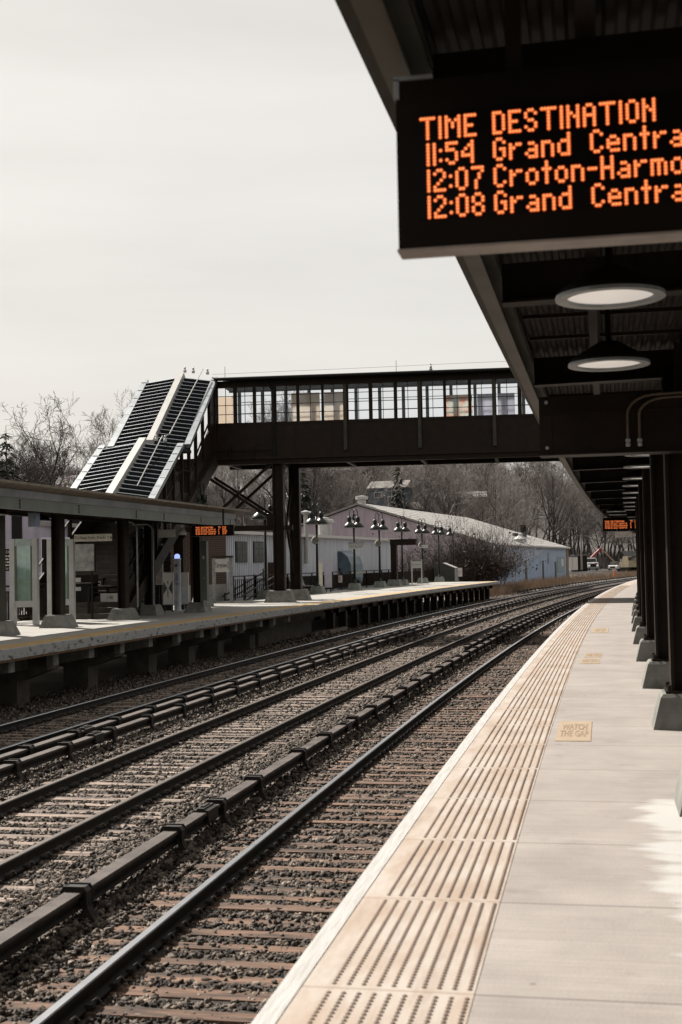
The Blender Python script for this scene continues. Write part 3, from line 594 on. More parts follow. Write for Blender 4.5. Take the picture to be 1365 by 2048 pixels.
# ------------------------------------------------------------------ footbridge (own frame: x along the bridge, y away)
BO = (-13.13, 51.64, 0); BA = R(5)
fb = thing('footbridge', 'dark enclosed footbridge with a row of gridded windows over the tracks', 'footbridge', BO, BA)
X0, X1, D = -2.3, 24, 2.9
MB().box(X0, X1, 0, .12, 6.08, 7.42).build('front_wall', BRONZE, fb)
m_ = MB(); m_.box(X0, X1, D-.12, D, 6.08, 7.25); m_.build('back_wall', BRONZE, fb)
for x in np.arange(-.55, X1, 1.54): MB().box(x-.03, x+.03, -.015, -.001, 6.1, 7.4).build('wall_seam', DARKM, fb)
m_ = MB(); m_.box(X0-.3, X1, -.06, .2, 5.98, 6.08).box(X0-.3, X1, .03, .1, 5.82, 5.98).box(X0-.3, X1, -.08, .22, 5.77, 5.82); m_.box(X0, X1, D-.2, D+.06, 5.78, 6.08); m_.build('girder', BRONZE, fb)
m_ = MB(); m_.box(X0, X1, .12, D-.12, 6.1, 6.22).build('floor', BRONZE, fb)
for x in (-1.9, .25, 3.15, 6.24, 9.3, 12.4, 15.5): MB().beam((x, .22, 5.86), (x+.1, D-.2, 5.86), .14, .16).build('floor_beam', OLIVE, fb)
MB().box(X0, X1, -.02, .14, 9.02, 9.3).box(X0, X1, -.02, .14, 7.42, 7.53).box(X0, X1, D-.14, D+.02, 9.2, 9.3).build('window_rail', BRONZE, fb)
MB().box(X0, X1, .16, D-.16, 9.26, 9.3).build('ceiling', BLUEI, fb)
m_ = MB(); m_.prism([(X0, -.35, 9.36), (X0, D/2, 9.62), (X0, D+.35, 9.36), (X0, D+.3, 9.3), (X0, D/2, 9.54), (X0, -.3, 9.3)], (X1-X0, 0, 0)); m_.build('roof', SLAT, fb)
m_ = MB()
for x in np.arange(X0+.2, X1, .42): m_.beam((x, -.36, 9.385), (x, D/2, 9.645), .045, .05)
tag(m_.build('roof_seam', SLATE, fb), kind='stuff')
m_ = MB(); m_.tube([(X0, -.42, 9.33), (X1, -.42, 9.33)], .075, 10); m_.build('gutter', DARKM, fb)
edges = [(-2.24, -1.58), (-1.43, -.75), (-.62, .03), (.24, 1.09), (1.21, 2.14), (2.24, 3.08), (3.27, 4.12), (4.27, 5.16), (5.3, 6.19), (6.34, 7.2), (7.32, 8.22), (8.35, 9.2), (9.37, 10.24), (10.4, 11.28), (11.42, 12.28), (12.44, 13.3)]
for i, (a, b_) in enumerate(edges):
    m_ = MB(); px = edges[i-1][1] if i else X0
    m_.box(px, a, -.01, .13, 7.53, 9.02)
    mid = (a+b_)/2; m_.box(mid-.012, mid+.012, .03, .06, 7.53, 9.02)
    for z_ in (7.9, 8.28, 8.66): m_.box(a, b_, .03, .058, z_-.012, z_+.012)
    f_ = m_.build('window', BRONZE, fb); MB().box(a, b_, .065, .075, 7.53, 9.02).build('pane', PANE, f_)
MB().box(edges[-1][1], X1, -.01, .13, 7.53, 9.02).build('blank_wall', BRONZE, fb)
# far side of the bridge: mullions and coloured art panels
for j in range(-1, 15):
    x = -.81+1.035*j
    MB().box(x-.07, x+.07, D-.13, D-.02, 7.25, 9.2).build('mullion', BLUEI, fb); MB().box(x+.07, x+.965, D-.09, D-.08, 7.25, 9.2).build('pane', PANE, fb)
    m_ = MB()
    for z_ in (7.75, 8.25, 8.75): m_.box(x+.07, x+.965, D-.1, D-.07, z_-.012, z_+.012)
    m_.build('glazing_bar', BRONZE, fb)
for (a, b_, z_, mt) in ((-2.75, -2.08, 9.0, ARTC), (.5, .74, 9.05, ARTC), (.87, 1.75, 9.05, ARTC), (1.95, 2.85, 9.05, ARTC), (7.2, 8.38, 8.75, ARTR)):
    MB().box(a, b_, D-.3, D-.27, 7.3, z_).build('art_panel', mt, fb)
MB().box(8.59, 9.23, D-.32, D-.27, 7.3, 8.75).build('white_panel', PANW, fb); MB().box(9.47, 10.19, D-.32, D-.27, 7.3, 8.75).build('white_panel', PANW, fb)
for x in (3.13, 6.21, 9.27, 12.35): MB().box(x-.07, x+.07, -.12, -.011, 6.26, 9.0).build('wall_stiffener', OLIVE, fb)
m_ = MB(); m_.tube([(-.12, -.3, 9.25), (-.1, -.22, 9.1), (.12, -.16, 8.85), (.14, -.14, 8.6), (.14, -.14, 6.1)], .05, 8); m_.build('downpipe', DARKM, fb)
m_ = MB(); m_.tube([(-2.3, -.1, 6.35), (0, -.1, 6.35)], .02, 6)
for x in (-1.7, -.75): m_.box(x-.03, x+.03, -.14, -.02, 6.0, 6.5)
m_.build('conduit', DARKM, fb)
lr = MB()
for x in (-2.2, 5.2, 11.5): lr.tube([(x, D/2, 9.6), (x, D/2, 10.15)], .012, 5)
lr.tube([(-2.6, .7, 9.72), (-2, .9, 9.75), (4, .9, 9.8), (8, .9, 9.85), (16, .9, 9.9)], .007, 4); lr.lathe([(.07, 0), (.07, .1), (.04, .12), (.05, .2), (.02, .24), (.03, .3), (.001, .32)], (6.7, .5, 9.5), 10); lr.build('lightning_rod', GREYM, fb)
# legs
for (x, y) in ((.02, 0), (.34, 2.5)):
    m_ = MB(); m_.box(x-.01, x+.05, y, y+.5, .35, 5.8).box(x+.39, x+.45, y, y+.5, .35, 5.8).box(x+.05, x+.39, y+.22, y+.28, .35, 5.8).box(x-.08, x+.52, y-.06, y+.5, .35, .39); lg_ = m_.build('leg', BRONZE, fb)
    m_ = MB(); m_.frustum(x+.22, y+.25, -.02, .48, 1.22, 1.1, .9, .8); m_.build('footing', FOOT, lg_)
m_ = MB()
for y in (.2, 2.7):
    m_.beam((-3.0, y, 5.45), (.1, y, 3.4), .12, .12); m_.beam((-2.9, y, 3.3), (-.1, y, 5.75), .12, .12)
m_.beam((.2, .5, 5.4), (.5, 2.6, 1.2), .1, .1); m_.beam((.2, .5, 1.2), (.5, 2.6, 5.4), .1, .1); m_.build('cross_brace', BRONZE, fb)
m_ = MB(); m_.box(-5, 0, .1, .35, 3.0, 3.22); m_.box(.5, .82, .1, .3, 3.0, 3.2); m_.box(-.25, .1, .05, .42, 3.2, 3.7); m_.build('tie_beam', BRONZE, fb)

# ------------------------------------------------------------------ covered stairway
sw = thing('covered_stairway', 'covered stairway with ribbed metal roofs climbing to the footbridge', 'stairway', BO, BA)
XL, XR, XM = -5.4, -2.28, -3.8
def roof_run(y1, z1, y0, z0, nslat):
    "y1,z1 upper end; y0,z0 lower end"
    m_ = MB(); e = MB(); d = Vector((0, y1-y0, z1-z0)); Lr = d.length; d.normalize(); nrm = Vector((0, -d.z, d.y))
    for i in range(nslat):
        a = i/nslat; b_ = (i+1)/nslat
        for (xa, xb, za, zb) in ((XL+.16, XM-.2, 0, .17), (XM+.2, XR-.14, .17, 0)):
            lo_, hi_ = Vector((0, y0, z0))+d*(Lr*a), Vector((0, y0, z0))+d*(Lr*b_)
            p0 = lo_+nrm*.15; p1 = hi_+nrm*.0
            vs = [(xa, p0.y, p0.z+za), (xb, p0.y, p0.z+zb), (xb, p1.y, p1.z+zb), (xa, p1.y, p1.z+za)]
            lo2 = lo_-nrm*.02; vs += [(xa, lo2.y, lo2.z+za), (xb, lo2.y, lo2.z+zb)]
            m_.add(vs, [(0, 1, 2, 3), (4, 5, 1, 0)])
            q = p0+d*.03; e.add([(xa, p0.y, p0.z+za+.008), (xb, p0.y, p0.z+zb+.008), (xb, q.y, q.z+zb+.008), (xa, q.y, q.z+za+.008)], [(0, 1, 2, 3)])  # thin pale strip paints the sunlit lip of each slat
    # under-sheet closes the roof from below
    m_.add([(XL, y0, z0-.06), (XR, y0, z0-.06), (XR, y1, z1-.06), (XL, y1, z1-.06)], [(0, 1, 2, 3)])
    m_.build('roof', SLAT, sw); e.build('lit_slat_edge', SLATE, sw)
    m_ = MB(); up = nrm*.24
    for (xa, xb, h0, h1) in ((XM-.22, XM+.2, .3, .3),):
        a, b_ = Vector((0, y0-.1, z0-.05)), Vector((0, y1, z1))
        m_.add([(xa, a.y, a.z+.12), (XM-.14, a.y, a.z+.42), (XM+.12, a.y, a.z+.42), (xb, a.y, a.z+.12), (xa, b_.y, b_.z+.12), (XM-.14, b_.y, b_.z+.42), (XM+.12, b_.y, b_.z+.42), (xb, b_.y, b_.z+.12)], [(0, 1, 5, 4), (1, 2, 6, 5), (2, 3, 7, 6), (0, 3, 2, 1), (4, 5, 6, 7)])
    m_.build('ridge_cap', ZINC, sw)
    for x, s_ in ((XL, 1), (XR, -1)):
        m_ = MB(); m_.beam((x+s_*.07, y0-.05, z0+.1), (x+s_*.07, y1, z1+.1), .24, .16); 
        for i in range(8):
            q = Vector((x+s_*.07, y0, z0+.19))+d*(Lr*(i+.5)/8); m_.beam(q-Vector((.09, 0, 0)), q+Vector((.09, 0, 0)), .05, .03)
        m_.build('edge_flashing', FLASH, sw)
roof_run(.05, 9.33, -5.2, 6.02, 18); roof_run(-6.3, 5.96, -11.4, 3.3, 16)
MB().box(XL, XR, -6.5, -4.9, 5.86, 5.98).build('landing_roof', SLAT, sw)
m_ = MB(); m_.tube([(XM+.75, -9.9, 4.35), (XM+.75, -6.3, 6.42)], .02, 6); m_.tube([(XM+.6, -5.3, 6.5), (XM+.75, -5.2, 6.6), (XM+.95, 0, 9.85)], .022, 6)
for q in ((XM+.25, -5.25, 6.35), (XM+.6, -5.3, 6.3), (XM+.15, .1, 9.75), (XM+.5, .15, 9.72), (XM+1.1, .2, 9.65)): m_.lathe([(.07, 0), (.07, .1), (.04, .12), (.05, .2), (.02, .24), (.001, .26)], q, 8)
m_.build('cable_conduit', WHITE2, sw)
# sides: posts, glazing, sloped solid skirt and stringer
for x, sd in ((XR-.06, 1), (XL+.06, -1)):
    m_ = MB(); m_.prism([(x, .1, 9.1), (x, .1, 5.9), (x, -1.6, 4.9), (x, -14.5, -.3), (x, -14.5, .75), (x, -6.6, 4.3), (x, -4.9, 4.35), (x, -4.4, 5.2), (x, -1.2, 7.2), (x, -1.2, 8.3)], (.06*-sd, 0, 0)); m_.build('side_wall', BRONZE, sw)
    m_ = MB()
    for y in (-1.3, -2.6, -3.9, -5.1, -6.3, -7.6, -8.9, -10.2, -11.5, -12.8, -14.3):
        zt = 9.25+(y)*.63 if y > -5.2 else (5.95 if y > -6.3 else 5.9+(y+6.3)*.52); zb = zt-1.9
        m_.box(x-.06, x+.06, y-.06, y+.06, zb, zt)
    for (ya, za, yb, zb) in ((.0, 8.3, -4.9, 5.2), (-4.9, 5.15, -6.4, 5.15), (-6.4, 5.1, -14.4, .95+.2)): m_.beam((x, ya, za), (x, yb, zb), .05, .05)
    m_.build('side_frame', BRONZE, sw)
    m_ = MB(); m_.beam((x+sd*.05, -.5, 5.95), (x+sd*.05, -14.6, -.05), .22, .5); m_.build('stringer', BRONZE, sw)
    m_ = MB(); m_.add([(x, -1.3, 8.4), (x, -4.9, 6.1), (x, -4.9, 4.4), (x, -1.3, 7.1)], [(0, 1, 2, 3)]); m_.add([(x, -6.4, 5.8), (x, -14.3, 1.6), (x, -14.3, .8), (x, -6.4, 4.3)], [(0, 1, 2, 3)]); m_.build('side_glass', PANE, sw)
m_ = MB()
for i in range(36):
    y = -14.4+i*.39; z_ = .0+i*.167; m_.box(XL+.1, XR-.1, y, y+.42, z_-.04, z_+.167)
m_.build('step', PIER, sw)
for q in ((XR-.5, XR-.05, -3.2, -2.75, 0, 4.6), (XL+.1, XL+.5, -3.2, -2.75, 0, 4.6), (XR-.4, XR-.05, -6.3, -5.9, 0, 4.0)): MB().box(*q).build('stair_post', BRONZE, sw)
MB().box(XL+.2, XR-.2, -7.6, -7.5, 0, 3.0).build('under_stair_wall', PLANKW, sw); m_ = MB(); m_.prism([(XR-.12, -14.3, 0), (XR-.12, -11.2, 0), (XR-.12, -11.2, 2.9), (XR-.12, -14.3, 2.4)], (-.08, 0, 0)); m_.build('under_stair_wall', PLANKW, sw)
MB().box(XR-.3, X0+.02, -.25, .14, 5.8, 9.2).build('corner_wall', BRONZE, sw)

# ------------------------------------------------------------------ street lamps on the left platform
def make_lamp(double=True):
    r = thing('platform_lamp', 'x', 'lamp post', (0, 0, 0), 0, 'green lamp posts along the left platform')
    m_ = MB(); m_.tube([(0, 0, .4), (0, 0, 4.1)], [.075, .055], 10); m_.lathe([(.13, .4), (.13, .46), (.08, .5), (.08, .62), (.06, .66)], (0, 0, 0), 12); m_.build('pole', LAMPG, r, smooth=True)
    m_ = MB(); m_.frustum(0, 0, -.02, .4, .78, .78, .56, .56); m_.build('footing', mat('green_grey_footing', (.1, .115, .1), .9, col2=(.2, .21, .19), scale=3) if 'gf' not in globals() else gf, r)
    for sd in ((-1, 1) if double else (-1,)):
        x = sd*.2; y = sd*.24; u = Vector((x, y, 0)); ul = u.length; a = MB()
        pts = [(0, 0, 4.0)]+[(0, 0, 4.45)]+[tuple(u*(.5-.5*math.cos(q))+Vector((0, 0, 4.5+.28*math.sin(q)))) for q in (.3, .8, 1.3, 1.8, 2.3, 2.85)]+[(x, y, 4.3)]
        a.tube(pts, .022, 8); arm = a.build('arm', LAMPG, r, smooth=True)
        MB().lathe([(.03, 4.36), (.1, 4.33), (.13, 4.22), (.12, 4.06), (.08, 4.03), (.14, 3.98), (.25, 3.9), (.34, 3.78), (.37, 3.68), (.35, 3.68), (.3, 3.8), (.05, 3.9)], (x, y, 0), 20).build('lamp_shade', LAMPG, arm, smooth=True)
        m_ = MB(); m_.lathe([(.374, 3.69), (.374, 3.67), (.34, 3.67), (.34, 3.69)], (x, y, 0), 20); m_.build('shade_rim', ZINC, arm)
    return r
lampd = make_lamp()
lamps = [(46.8, -15.8, 'twin green lamp rising above the end of the left canopy roof'), (56.6, -16.3, 'twin green lamp seen through the braces left of the bridge legs'), (65.4, -16.3, 'twin green lamp beside the bench, with a round speaker on its pole'), (73.3, -16.3, 'twin green lamp carrying the two-line destination sign'), (79.6, -16.3, 'twin green lamp with a round speaker just left of the dark portal post'), (86, -16.3, 'twin green lamp right behind the dark portal post'), (92.4, -16.3, 'twin green lamp with a small white track sign and round speaker'), (98.2, -16.3, 'twin green lamp just left of the sloped dark cabinet')]
for i, (s_, t_, lab) in enumerate(lamps):
    o = lampd if i == 0 else copytree(lampd); o.location = P(s_, t_); o.rotation_euler = (0, 0, -C(s_)[1]+(.6 if i == 0 else 0)); o['label'] = lab
ls = make_lamp(False); ls.location = P(103.5, -16.25); ls.rotation_euler = (0, 0, -C(103)[1]); ls['label'] = 'last green lamp with one shade, behind the sloped cabinet'; del ls['group']
for s_, lab in ((65.4, 'round grey speaker on the lamp beside the bench'), (79.6, 'round grey speaker on the lamp left of the portal post'), (92.4, 'round grey speaker above the small track sign')):
    q = sthing('speaker', lab, 'loudspeaker', s_, -16.3, 3.0, 0, 'round speakers on the lamp posts'); M_ = Matrix.Translation((-.04, -.1, -.15)) @ Matrix.Rotation(R(75), 4, 'X') @ Matrix.Rotation(R(25), 4, 'Y')
    a = MB(); a.lathe([(.001, 0), (.17, 0), (.2, -.03), (.2, -.2), (.1, -.24), (.001, -.24)], n=20); a.xf(M_).build('housing', ZINC, q); a = MB(); a.lathe([(.001, .008), (.17, .006)], n=20); a.xf(M_).build('grille', mat('speaker_grille', (.1, .085, .06), .7), q)
def sign_panel(name, lab, s, t, z, w_, h, lines, size, mt=WHITE, tm=BLACKT, rz=0., group=None, dark_top=False, sx=.9, dz=0):
    q = sthing(name, lab, 'sign', s, t, z, rz, group); MB().box(-w_/2, w_/2, -.02, .02, 0, h).build('panel', mt, q)
    if dark_top: MB().box(-w_/2-.01, w_/2+.01, -.03, .03, h-.05, h+.03).build('top_rail', GREYM, q)
    o = text('lettering', lines, size, tm, q, (0, -.0235, h/2+dz)); o.scale = (sx, 1, 1); return q
sign_panel('destination_sign', 'white sign reading To Croton-Harmon and Poughkeepsie on a lamp pole', 73.2, -16.15, 2.42, .95, .36, 'To Croton-Harmon\nand Poughkeepsie', .13, dark_top=True)
sign_panel('track_sign', 'small white track sign on the lamp pole right of the portal', 92.3, -16.2, 2.62, .62, .2, 'Track 2', .15)
# ------------------------------------------------------------------ railings
def railing(name, lab, pts, h=1.08, step=.15, every=2.2, zs=0):
    r = thing(name, lab, 'railing', pts[0]); a = MB(); b = MB(); c = MB()
    for p, q in zip(pts[:-1], pts[1:]):
        p, q = Vector(p), Vector(q); Ln = (q-p).length; zz = Vector((0, 0, 1))
        a.beam(p+zz*h, q+zz*h, .06, .05); a.beam(p+zz*(h-.16), q+zz*(h-.16), .035, .03); a.beam(p+zz*.12, q+zz*.12, .035, .03)
        n = max(1, int(Ln/step)); 
        for i in range(n+1):
            u = p+(q-p)*(i/n); b.box(u.x-.017, u.x+.017, u.y-.017, u.y+.017, u.z+.12, u.z+h-.16)
        n = max(1, round(Ln/every))
        for i in range(n+1):
            u = p+(q-p)*(i/n); c.box(u.x-.035, u.x+.035, u.y-.035, u.y+.035, u.z, u.z+h)
    a.build('rail', BRONZE, r, True); tag(b.build('baluster', BRONZE, r, True), kind='stuff'); tag(c.build('post', BRONZE, r, True), kind='stuff'); return r
railing('platform_railing', 'long dark railing along the back of the left platform', [P(s_, -17.3) for s_ in (61, 70, 80, 90, 100.5)])
railing('end_railing', 'dark railing across the far end of the left platform', [P(100.5, -17.3), P(103.6, -14.6)])
railing('platform_railing', 'dark railing behind the white kiosks at the left edge', [P(22, -17.2), P(30, -17.2), P(36.5, -17.2)])
railing('stair_railing', 'dark railing around the stair opening beside the brick building', [P(54, -17.0), P(57.5, -17.1), P(60.8, -17.2)], step=.3)
r = thing('street_stair_rail', 'sloping double handrail of the stair down to the street', 'handrail', P(54, -16.9)); a = MB()
for tt in (-16.6, -17.5):
    for dz in (.15, .45): a.beam(P(54, tt, -.15+dz-.1), P(60.5, tt, 1.05+dz-.2), .05, .05)
    for k in range(5): q = 54.3+1.4*k; a.beam(P(q, tt, 0), P(q, tt, .1+(q-54)*.185+.2), .05, .05)
a.build('rails', BRONZE, r, True)
sign_panel('notice_board', 'pale notice fixed to the railing at the far platform end', 101.9, -15.75, .35, 1.05, .7, 'NO TRESPASSING\nDANGER', .1, mt=mat('pale_notice', (.6, .55, .53), .6), tm=mat('faint_print', (.4, .3, .28), .7), rz=0)
sign_panel('warning_notice', 'small pink white notice hung on the railing below the destination sign', 73.2, -17.2, .45, .3, .42, 'DANGER\nNO\nENTRY', .07, mt=mat('pink_notice', (.6, .5, .47), .6), tm=RED)
# cabinet, portal, bench, posters
q = sthing('equipment_cabinet', 'dark cabinet with a sloped top at the far end of the left platform', 'cabinet', 100.6, -16.2, 0, 0)
a = MB(); a.prism([(-.95, -.6, 0), (.75, -.6, 0), (.75, -.6, 1.05), (-.2, -.6, 1.45), (-.95, -.6, 1.45)], (0, 1.2, 0)); a.build('body', mat('cabinet_green_black', (.02, .02, .016), .5), q)
a = MB(); a.box(.752, .77, -.6, .6, .02, 1.05); a.build('end_panel', GREYM, q); a = MB(); a.beam((.8, 0, 1.06), (-.2, 0, 1.48), 1.26, .03); a.build('lid', ZINC, q)
q = sthing('portal_frame', 'dark T-shaped portal post with a heavy horizontal box', 'sign gantry', 83.2, -16.2)
a = MB(); a.box(-.2, .2, -.2, .2, .45, 2.95); a.build('post', BRONZE, q); a = MB(); a.box(-.2, 1.55, -.28, .28, 2.72, 3.08); a.build('box', BRONZE, q); a = MB(); a.box(-.3, 1.6, -.32, .32, 3.08, 3.12); a.build('cap', DARKM, q); a = MB(); a.frustum(0, 0, -.02, .45, .95, .95, .7, .7); a.build('footing', FOOT, q)
q = sthing('platform_bench', 'dark slatted metal bench on the left platform right of the bridge legs', 'bench', 64.0, -16.7, 0, R(-8)); 
for i in range(4): 
    a = MB(); y = -.9+.45*i
    a.box(-.05, .0, y, y+.38, .44, .48); pts = [(.25, .42), (.22, .45), (-.2, .42), (-.3, .55), (-.42, .95)]
    for (u, v) in zip(pts[:-1], pts[1:]): a.beam((u[0], y+.19, u[1]), (v[0], y+.19, v[1]), .38, .03, up=(0, .01, 1))
    a.build('seat_slat', mat('bench_grey', (.05, .06, .06), .4) if i == 0 else bpy.data.materials['bench_grey'], q)
a = MB(); a.beam((-.1, -.95, .4), (-.1, .95, .4), .06, .06); a.build('bench_rail', DARKM, q)
for y in (-.7, .7): a = MB(); a.box(-.13, -.07, y-.03, y+.03, 0, .4).box(-.3, .25, y-.04, y+.04, 0, .03); a.build('leg', DARKM, q)
def poster(name, lab, s, t, w_, z0, z1, mt, rz=0, legs=True):
    q = sthing(name, lab, 'poster', s, t, 0, rz); MB().box(-w_/2, w_/2, -.03, .03, z0, z1).build('frame', WHITE2, q); MB().box(-w_/2+.03, w_/2-.03, -.036, -.03, z0+.03, z1-.03).build('sheet', mt, q)
    if legs:
        for x in (-w_/2+.08, w_/2-.08): MB().box(x-.03, x+.03, -.03, .03, 0, z0).build('leg', DARKM, q)
    return q
poster('poster_stand', 'tall white poster stand with a coloured sheet beside the bench lamp', 68.6, -16.6, .42, .25, 1.75, mat('poster_pale', (.5, .47, .44), .5, col2=(.35, .33, .5), scale=2.5), R(15)); poster('poster_stand', 'narrow poster stand seen edge-on behind the bench lamp', 67.3, -16.7, .36, .2, 1.7, mat('poster_cream', (.5, .46, .38), .6), R(60))
q = sthing('station_sign', 'white station name sign on two posts right of the portal post', 'sign', 90.0, -16.2); a = MB(); a.box(-.4, -.32, -.03, .03, 0, 1.75); a.build('post', WHITE2, q); a = MB(); a.box(.32, .4, -.03, .03, 0, 1.75); a.build('post', WHITE2, q); MB().box(-.32, .32, -.02, .02, 1.15, 1.65).build('panel', WHITE, q); text('lettering', 'Tarrytown', .14, BLACKT, q, (0, -.024, 1.4)); MB().box(-.41, .41, -.04, .04, 1.75, 1.8).build('top_rail', GREYM, q)
q = sthing('station_sign', 'Tarrytown name sign on grey posts beside the brick building', 'sign', 51.2, -16.5, 0, R(-12)); 
for x in (-.42, .42): MB().box(x-.06, x+.06, -.05, .05, 0, 1.9).build('post', GREYM, q)
MB().box(-.36, .36, -.025, .025, 1.3, 1.86).build('panel', WHITE, q); MB().box(-.5, .5, -.06, .06, 1.9, 1.98).build('top_rail', LAMPG, q); o = text('lettering', 'Tarrytown', .26, BLACKT, q, (-.05, -.029, 1.58)); o.scale = (.52, 1.15, 1); MB().box(.27, .32, -.028, -.025, 1.4, 1.75).build('wheelchair_mark', mat('sign_blue_grey', (.2, .2, .22), .6), q)

# ------------------------------------------------------------------ things under the left canopy
def kiosk(lab, s, t, rz):
    q = sthing('map_kiosk', lab, 'information kiosk', s, t, 0, rz, 'white kiosks at the left edge'); W_ = .78
    for x in (-W_/2, W_/2-.14): MB().box(x, x+.14, -.12, .12, 0, 2.42).build('post', WHITE2, q)
    MB().box(-W_/2+.141, W_/2-.141, -.1, .1, 2.22, 2.42).build('head', mat('kiosk_head', (.3, .36, .34), .5), q); MB().box(-W_/2+.141, W_/2-.141, -.1, .1, .5, .68).build('sill', WHITE2, q)
    MB().box(-W_/2+.141, W_/2-.141, .02, .04, .68, 2.22).build('back_panel', mat('kiosk_map', (.3, .36, .33), .5, col2=(.52, .52, .46), scale=3.5), q); MB().box(-W_/2+.141, W_/2-.141, -.09, -.08, .68, 2.22).build('glass', KGLASS, q)
    for x in (-W_/2+.15, W_/2-.19): MB().box(x, x+.04, -.11, -.07, .68, 2.22).build('glass_frame', GREENP, q)
    MB().box(-.2, .05, -.0, .018, 1.3, 1.85).build('notice_sheet', mat('notice_sheet', (.5, .5, .5), .6, col2=(.3, .38, .46), scale=5), q); return q
kiosk('leftmost white kiosk with a glass map case', 33.2, -16.2, R(12)); kiosk('white kiosk partly hidden behind the first canopy column', 34.6, -15.75, R(12))
q = sthing('trash_bin', 'black bin enclosure with a white label under the left canopy', 'bin', 37.6, -16.6, 0, R(5)); MB().box(-.5, .5, -.4, .4, 0, 1.05).build('body', DARKM, q); MB().box(-.55, .55, -.45, .45, 1.05, 1.1).box(-.5, .5, .3, .4, 1.1, 1.35).build('lid', BRONZE, q); MB().box(-.22, .22, -.42, -.4, 1.13, 1.27).box(-.22, .22, -.41, -.40, .86, .98).build('label_plate', WHITE, q)
q = sthing('ticket_validator', 'slim dark machine with a small pale screen beside the bin', 'machine', 38.8, -16.4); MB().box(-.14, .14, -.12, .12, 0, 1.25).build('body', OLIVE, q); MB().box(-.08, .08, -.125, -.12, .98, 1.14).build('screen', POSTER, q)
railing('barrier', 'short dark barrier carrying a white and red notice', [P(36.6, -15.8), P(38.3, -15.3)], h=.95, step=.6, every=.9)
sign_panel('clock_notice', 'white and red notice on the short barrier under the left canopy', 37.4, -15.45, .5, .72, .26, '1:40', .17, rz=R(-14)); 
sign_panel('hanging_sign', 'hanging sign reading To New York, Tracks 2 and 4', 33.4, -14.2, 2.31, 1.1, .2, '\u2191 To New York, Tracks 2 & 4', .115, mt=mat('sign_tan', (.55, .52, .45), .6), rz=R(3))
q = sthing('map_board', 'grey framed map board behind the first canopy column', 'map board', 36.3, -16.0, 1.45, R(4)); MB().box(-.6, .55, -.03, .03, 0, .88).build('frame', DARKM, q); MB().box(-.57, .52, -.036, -.03, .03, .85).build('sheet', mat('map_sheet', (.12, .12, .12), .5, col2=(.3, .29, .28), scale=5), q); MB().box(-.5, -.44, -.02, .02, -1.45, 0).box(.4, .46, -.02, .02, -1.45, 0).build('leg', DARKM, q)
q = sthing('hanging_sign', 'blank pale sign hung from the canopy beside the camera dome', 'sign', 38.6, -14.0, 2.5); MB().box(-.28, .28, -.02, .02, 0, .25).build('panel', mat('pale_blank', (.4, .39, .36), .6), q)
for x in (-.17, .13): MB().box(x-.02, x+.02, -.01, .01, .25, .6).build('hanger', WHITE2, q)
q = sthing('security_camera', 'white dome camera hung under the left canopy', 'camera', 38.9, -13.6, 2.86); MB().lathe([(.08, .05), (.08, 0), (.04, -.02), (.04, -.1), (.12, -.15), (.15, -.22), (.15, -.28), (.13, -.29)], n=18).build('housing', WHITE, q, smooth=True); MB().lathe([(.11, -.29), (.1, -.36), (.05, -.41), (.001, -.42)], n=18).build('dome', LEDH, q, smooth=True)
q = sthing('help_point', 'slim grey emergency column with a blue white beacon', 'help point', 42.9, -15.3); q.scale = (.88, .88, .88); MB().lathe([(.14, 0), (.14, 2.05), (.16, 2.06), (.16, 2.1), (.001, 2.1)], n=20).build('column', mat('help_grey', (.36, .38, .42), .4), q, smooth=True); MB().lathe([(.11, 2.1), (.11, 2.22), (.06, 2.28), (.001, 2.29)], n=16).build('beacon', BLUEL, q, smooth=True); text('lettering', 'HELP', .2, mat('help_blue', (.03, .04, .2), .5), q, (0, -.142, 1.25), (R(90), R(90), 0)); MB().lathe([(.001, 0), (.06, 0), (.06, .01), (.001, .01)], n=14).xf(Matrix.Translation((0, -.142, 1.82)) @ Matrix.Rotation(R(90), 4, 'X')).build('button', bpy.data.materials['help_blue'], q)
p = poster('poster_board', 'white poster with a grey hourglass shape beside the help column', 42.0, -15.3, .62, .28, 1.62, mat('poster_white', (.7, .68, .66), .6, var=.05)); p.scale = (.62, 1, .85); a = MB(); a.add([(-.28, -.038, 1.3), (-.04, -.038, .95), (-.28, -.038, .7)], [(0, 1, 2)]); a.add([(.28, -.038, 1.3), (.04, -.038, .95), (.28, -.038, .7)], [(0, 2, 1)]); a.add([(-.02, -.0385, 1.02), (.03, -.0385, .8), (.02, -.0385, .5), (-.03, -.0385, .7)], [(0, 3, 2, 1)]); a.build('printed_shape', mat('poster_shape', (.1, .1, .1), .6), p); a = MB(); a.lathe([(.001, 0), (.045, 0)], n=14); a.xf(Matrix.Translation((0, -.039, 1.2)) @ Matrix.Rotation(R(90), 4, 'X')).build('printed_disc', RED, p)
poster('poster_board', 'blue toned poster standing right of the help column', 43.6, -15.3, .3, .2, 1.35, POSTC)
poster('poster_board', 'tall narrow display panel on the column left of the hourglass poster', 41.2, -15.3, .26, .95, 2.35, mat('mirror_panel', (.12, .12, .12), .25, col2=(.5, .45, .38), scale=3), 0, True)
for s_, t_, lab in ((31.6, -14.9, 'flat round light under the left canopy behind the first column'), (27.5, -14.0, 'flat round light under the left canopy near the left edge')):
    o = copytree(L0, P(s_, t_, 2.85), 0, lab); o['group'] = 'round lights under the left canopy'
q = sthing('canopy_speaker', 'small blue grey speaker box hung from the left canopy', 'loudspeaker', 27.6, -13.1, 2.55); MB().box(-.09, .09, -.12, .12, 0, .32).build('box', mat('speaker_blue', (.12, .16, .22), .5), q); MB().box(-.06, .06, -.125, -.12, .04, .28).build('grille', GREYM, q)
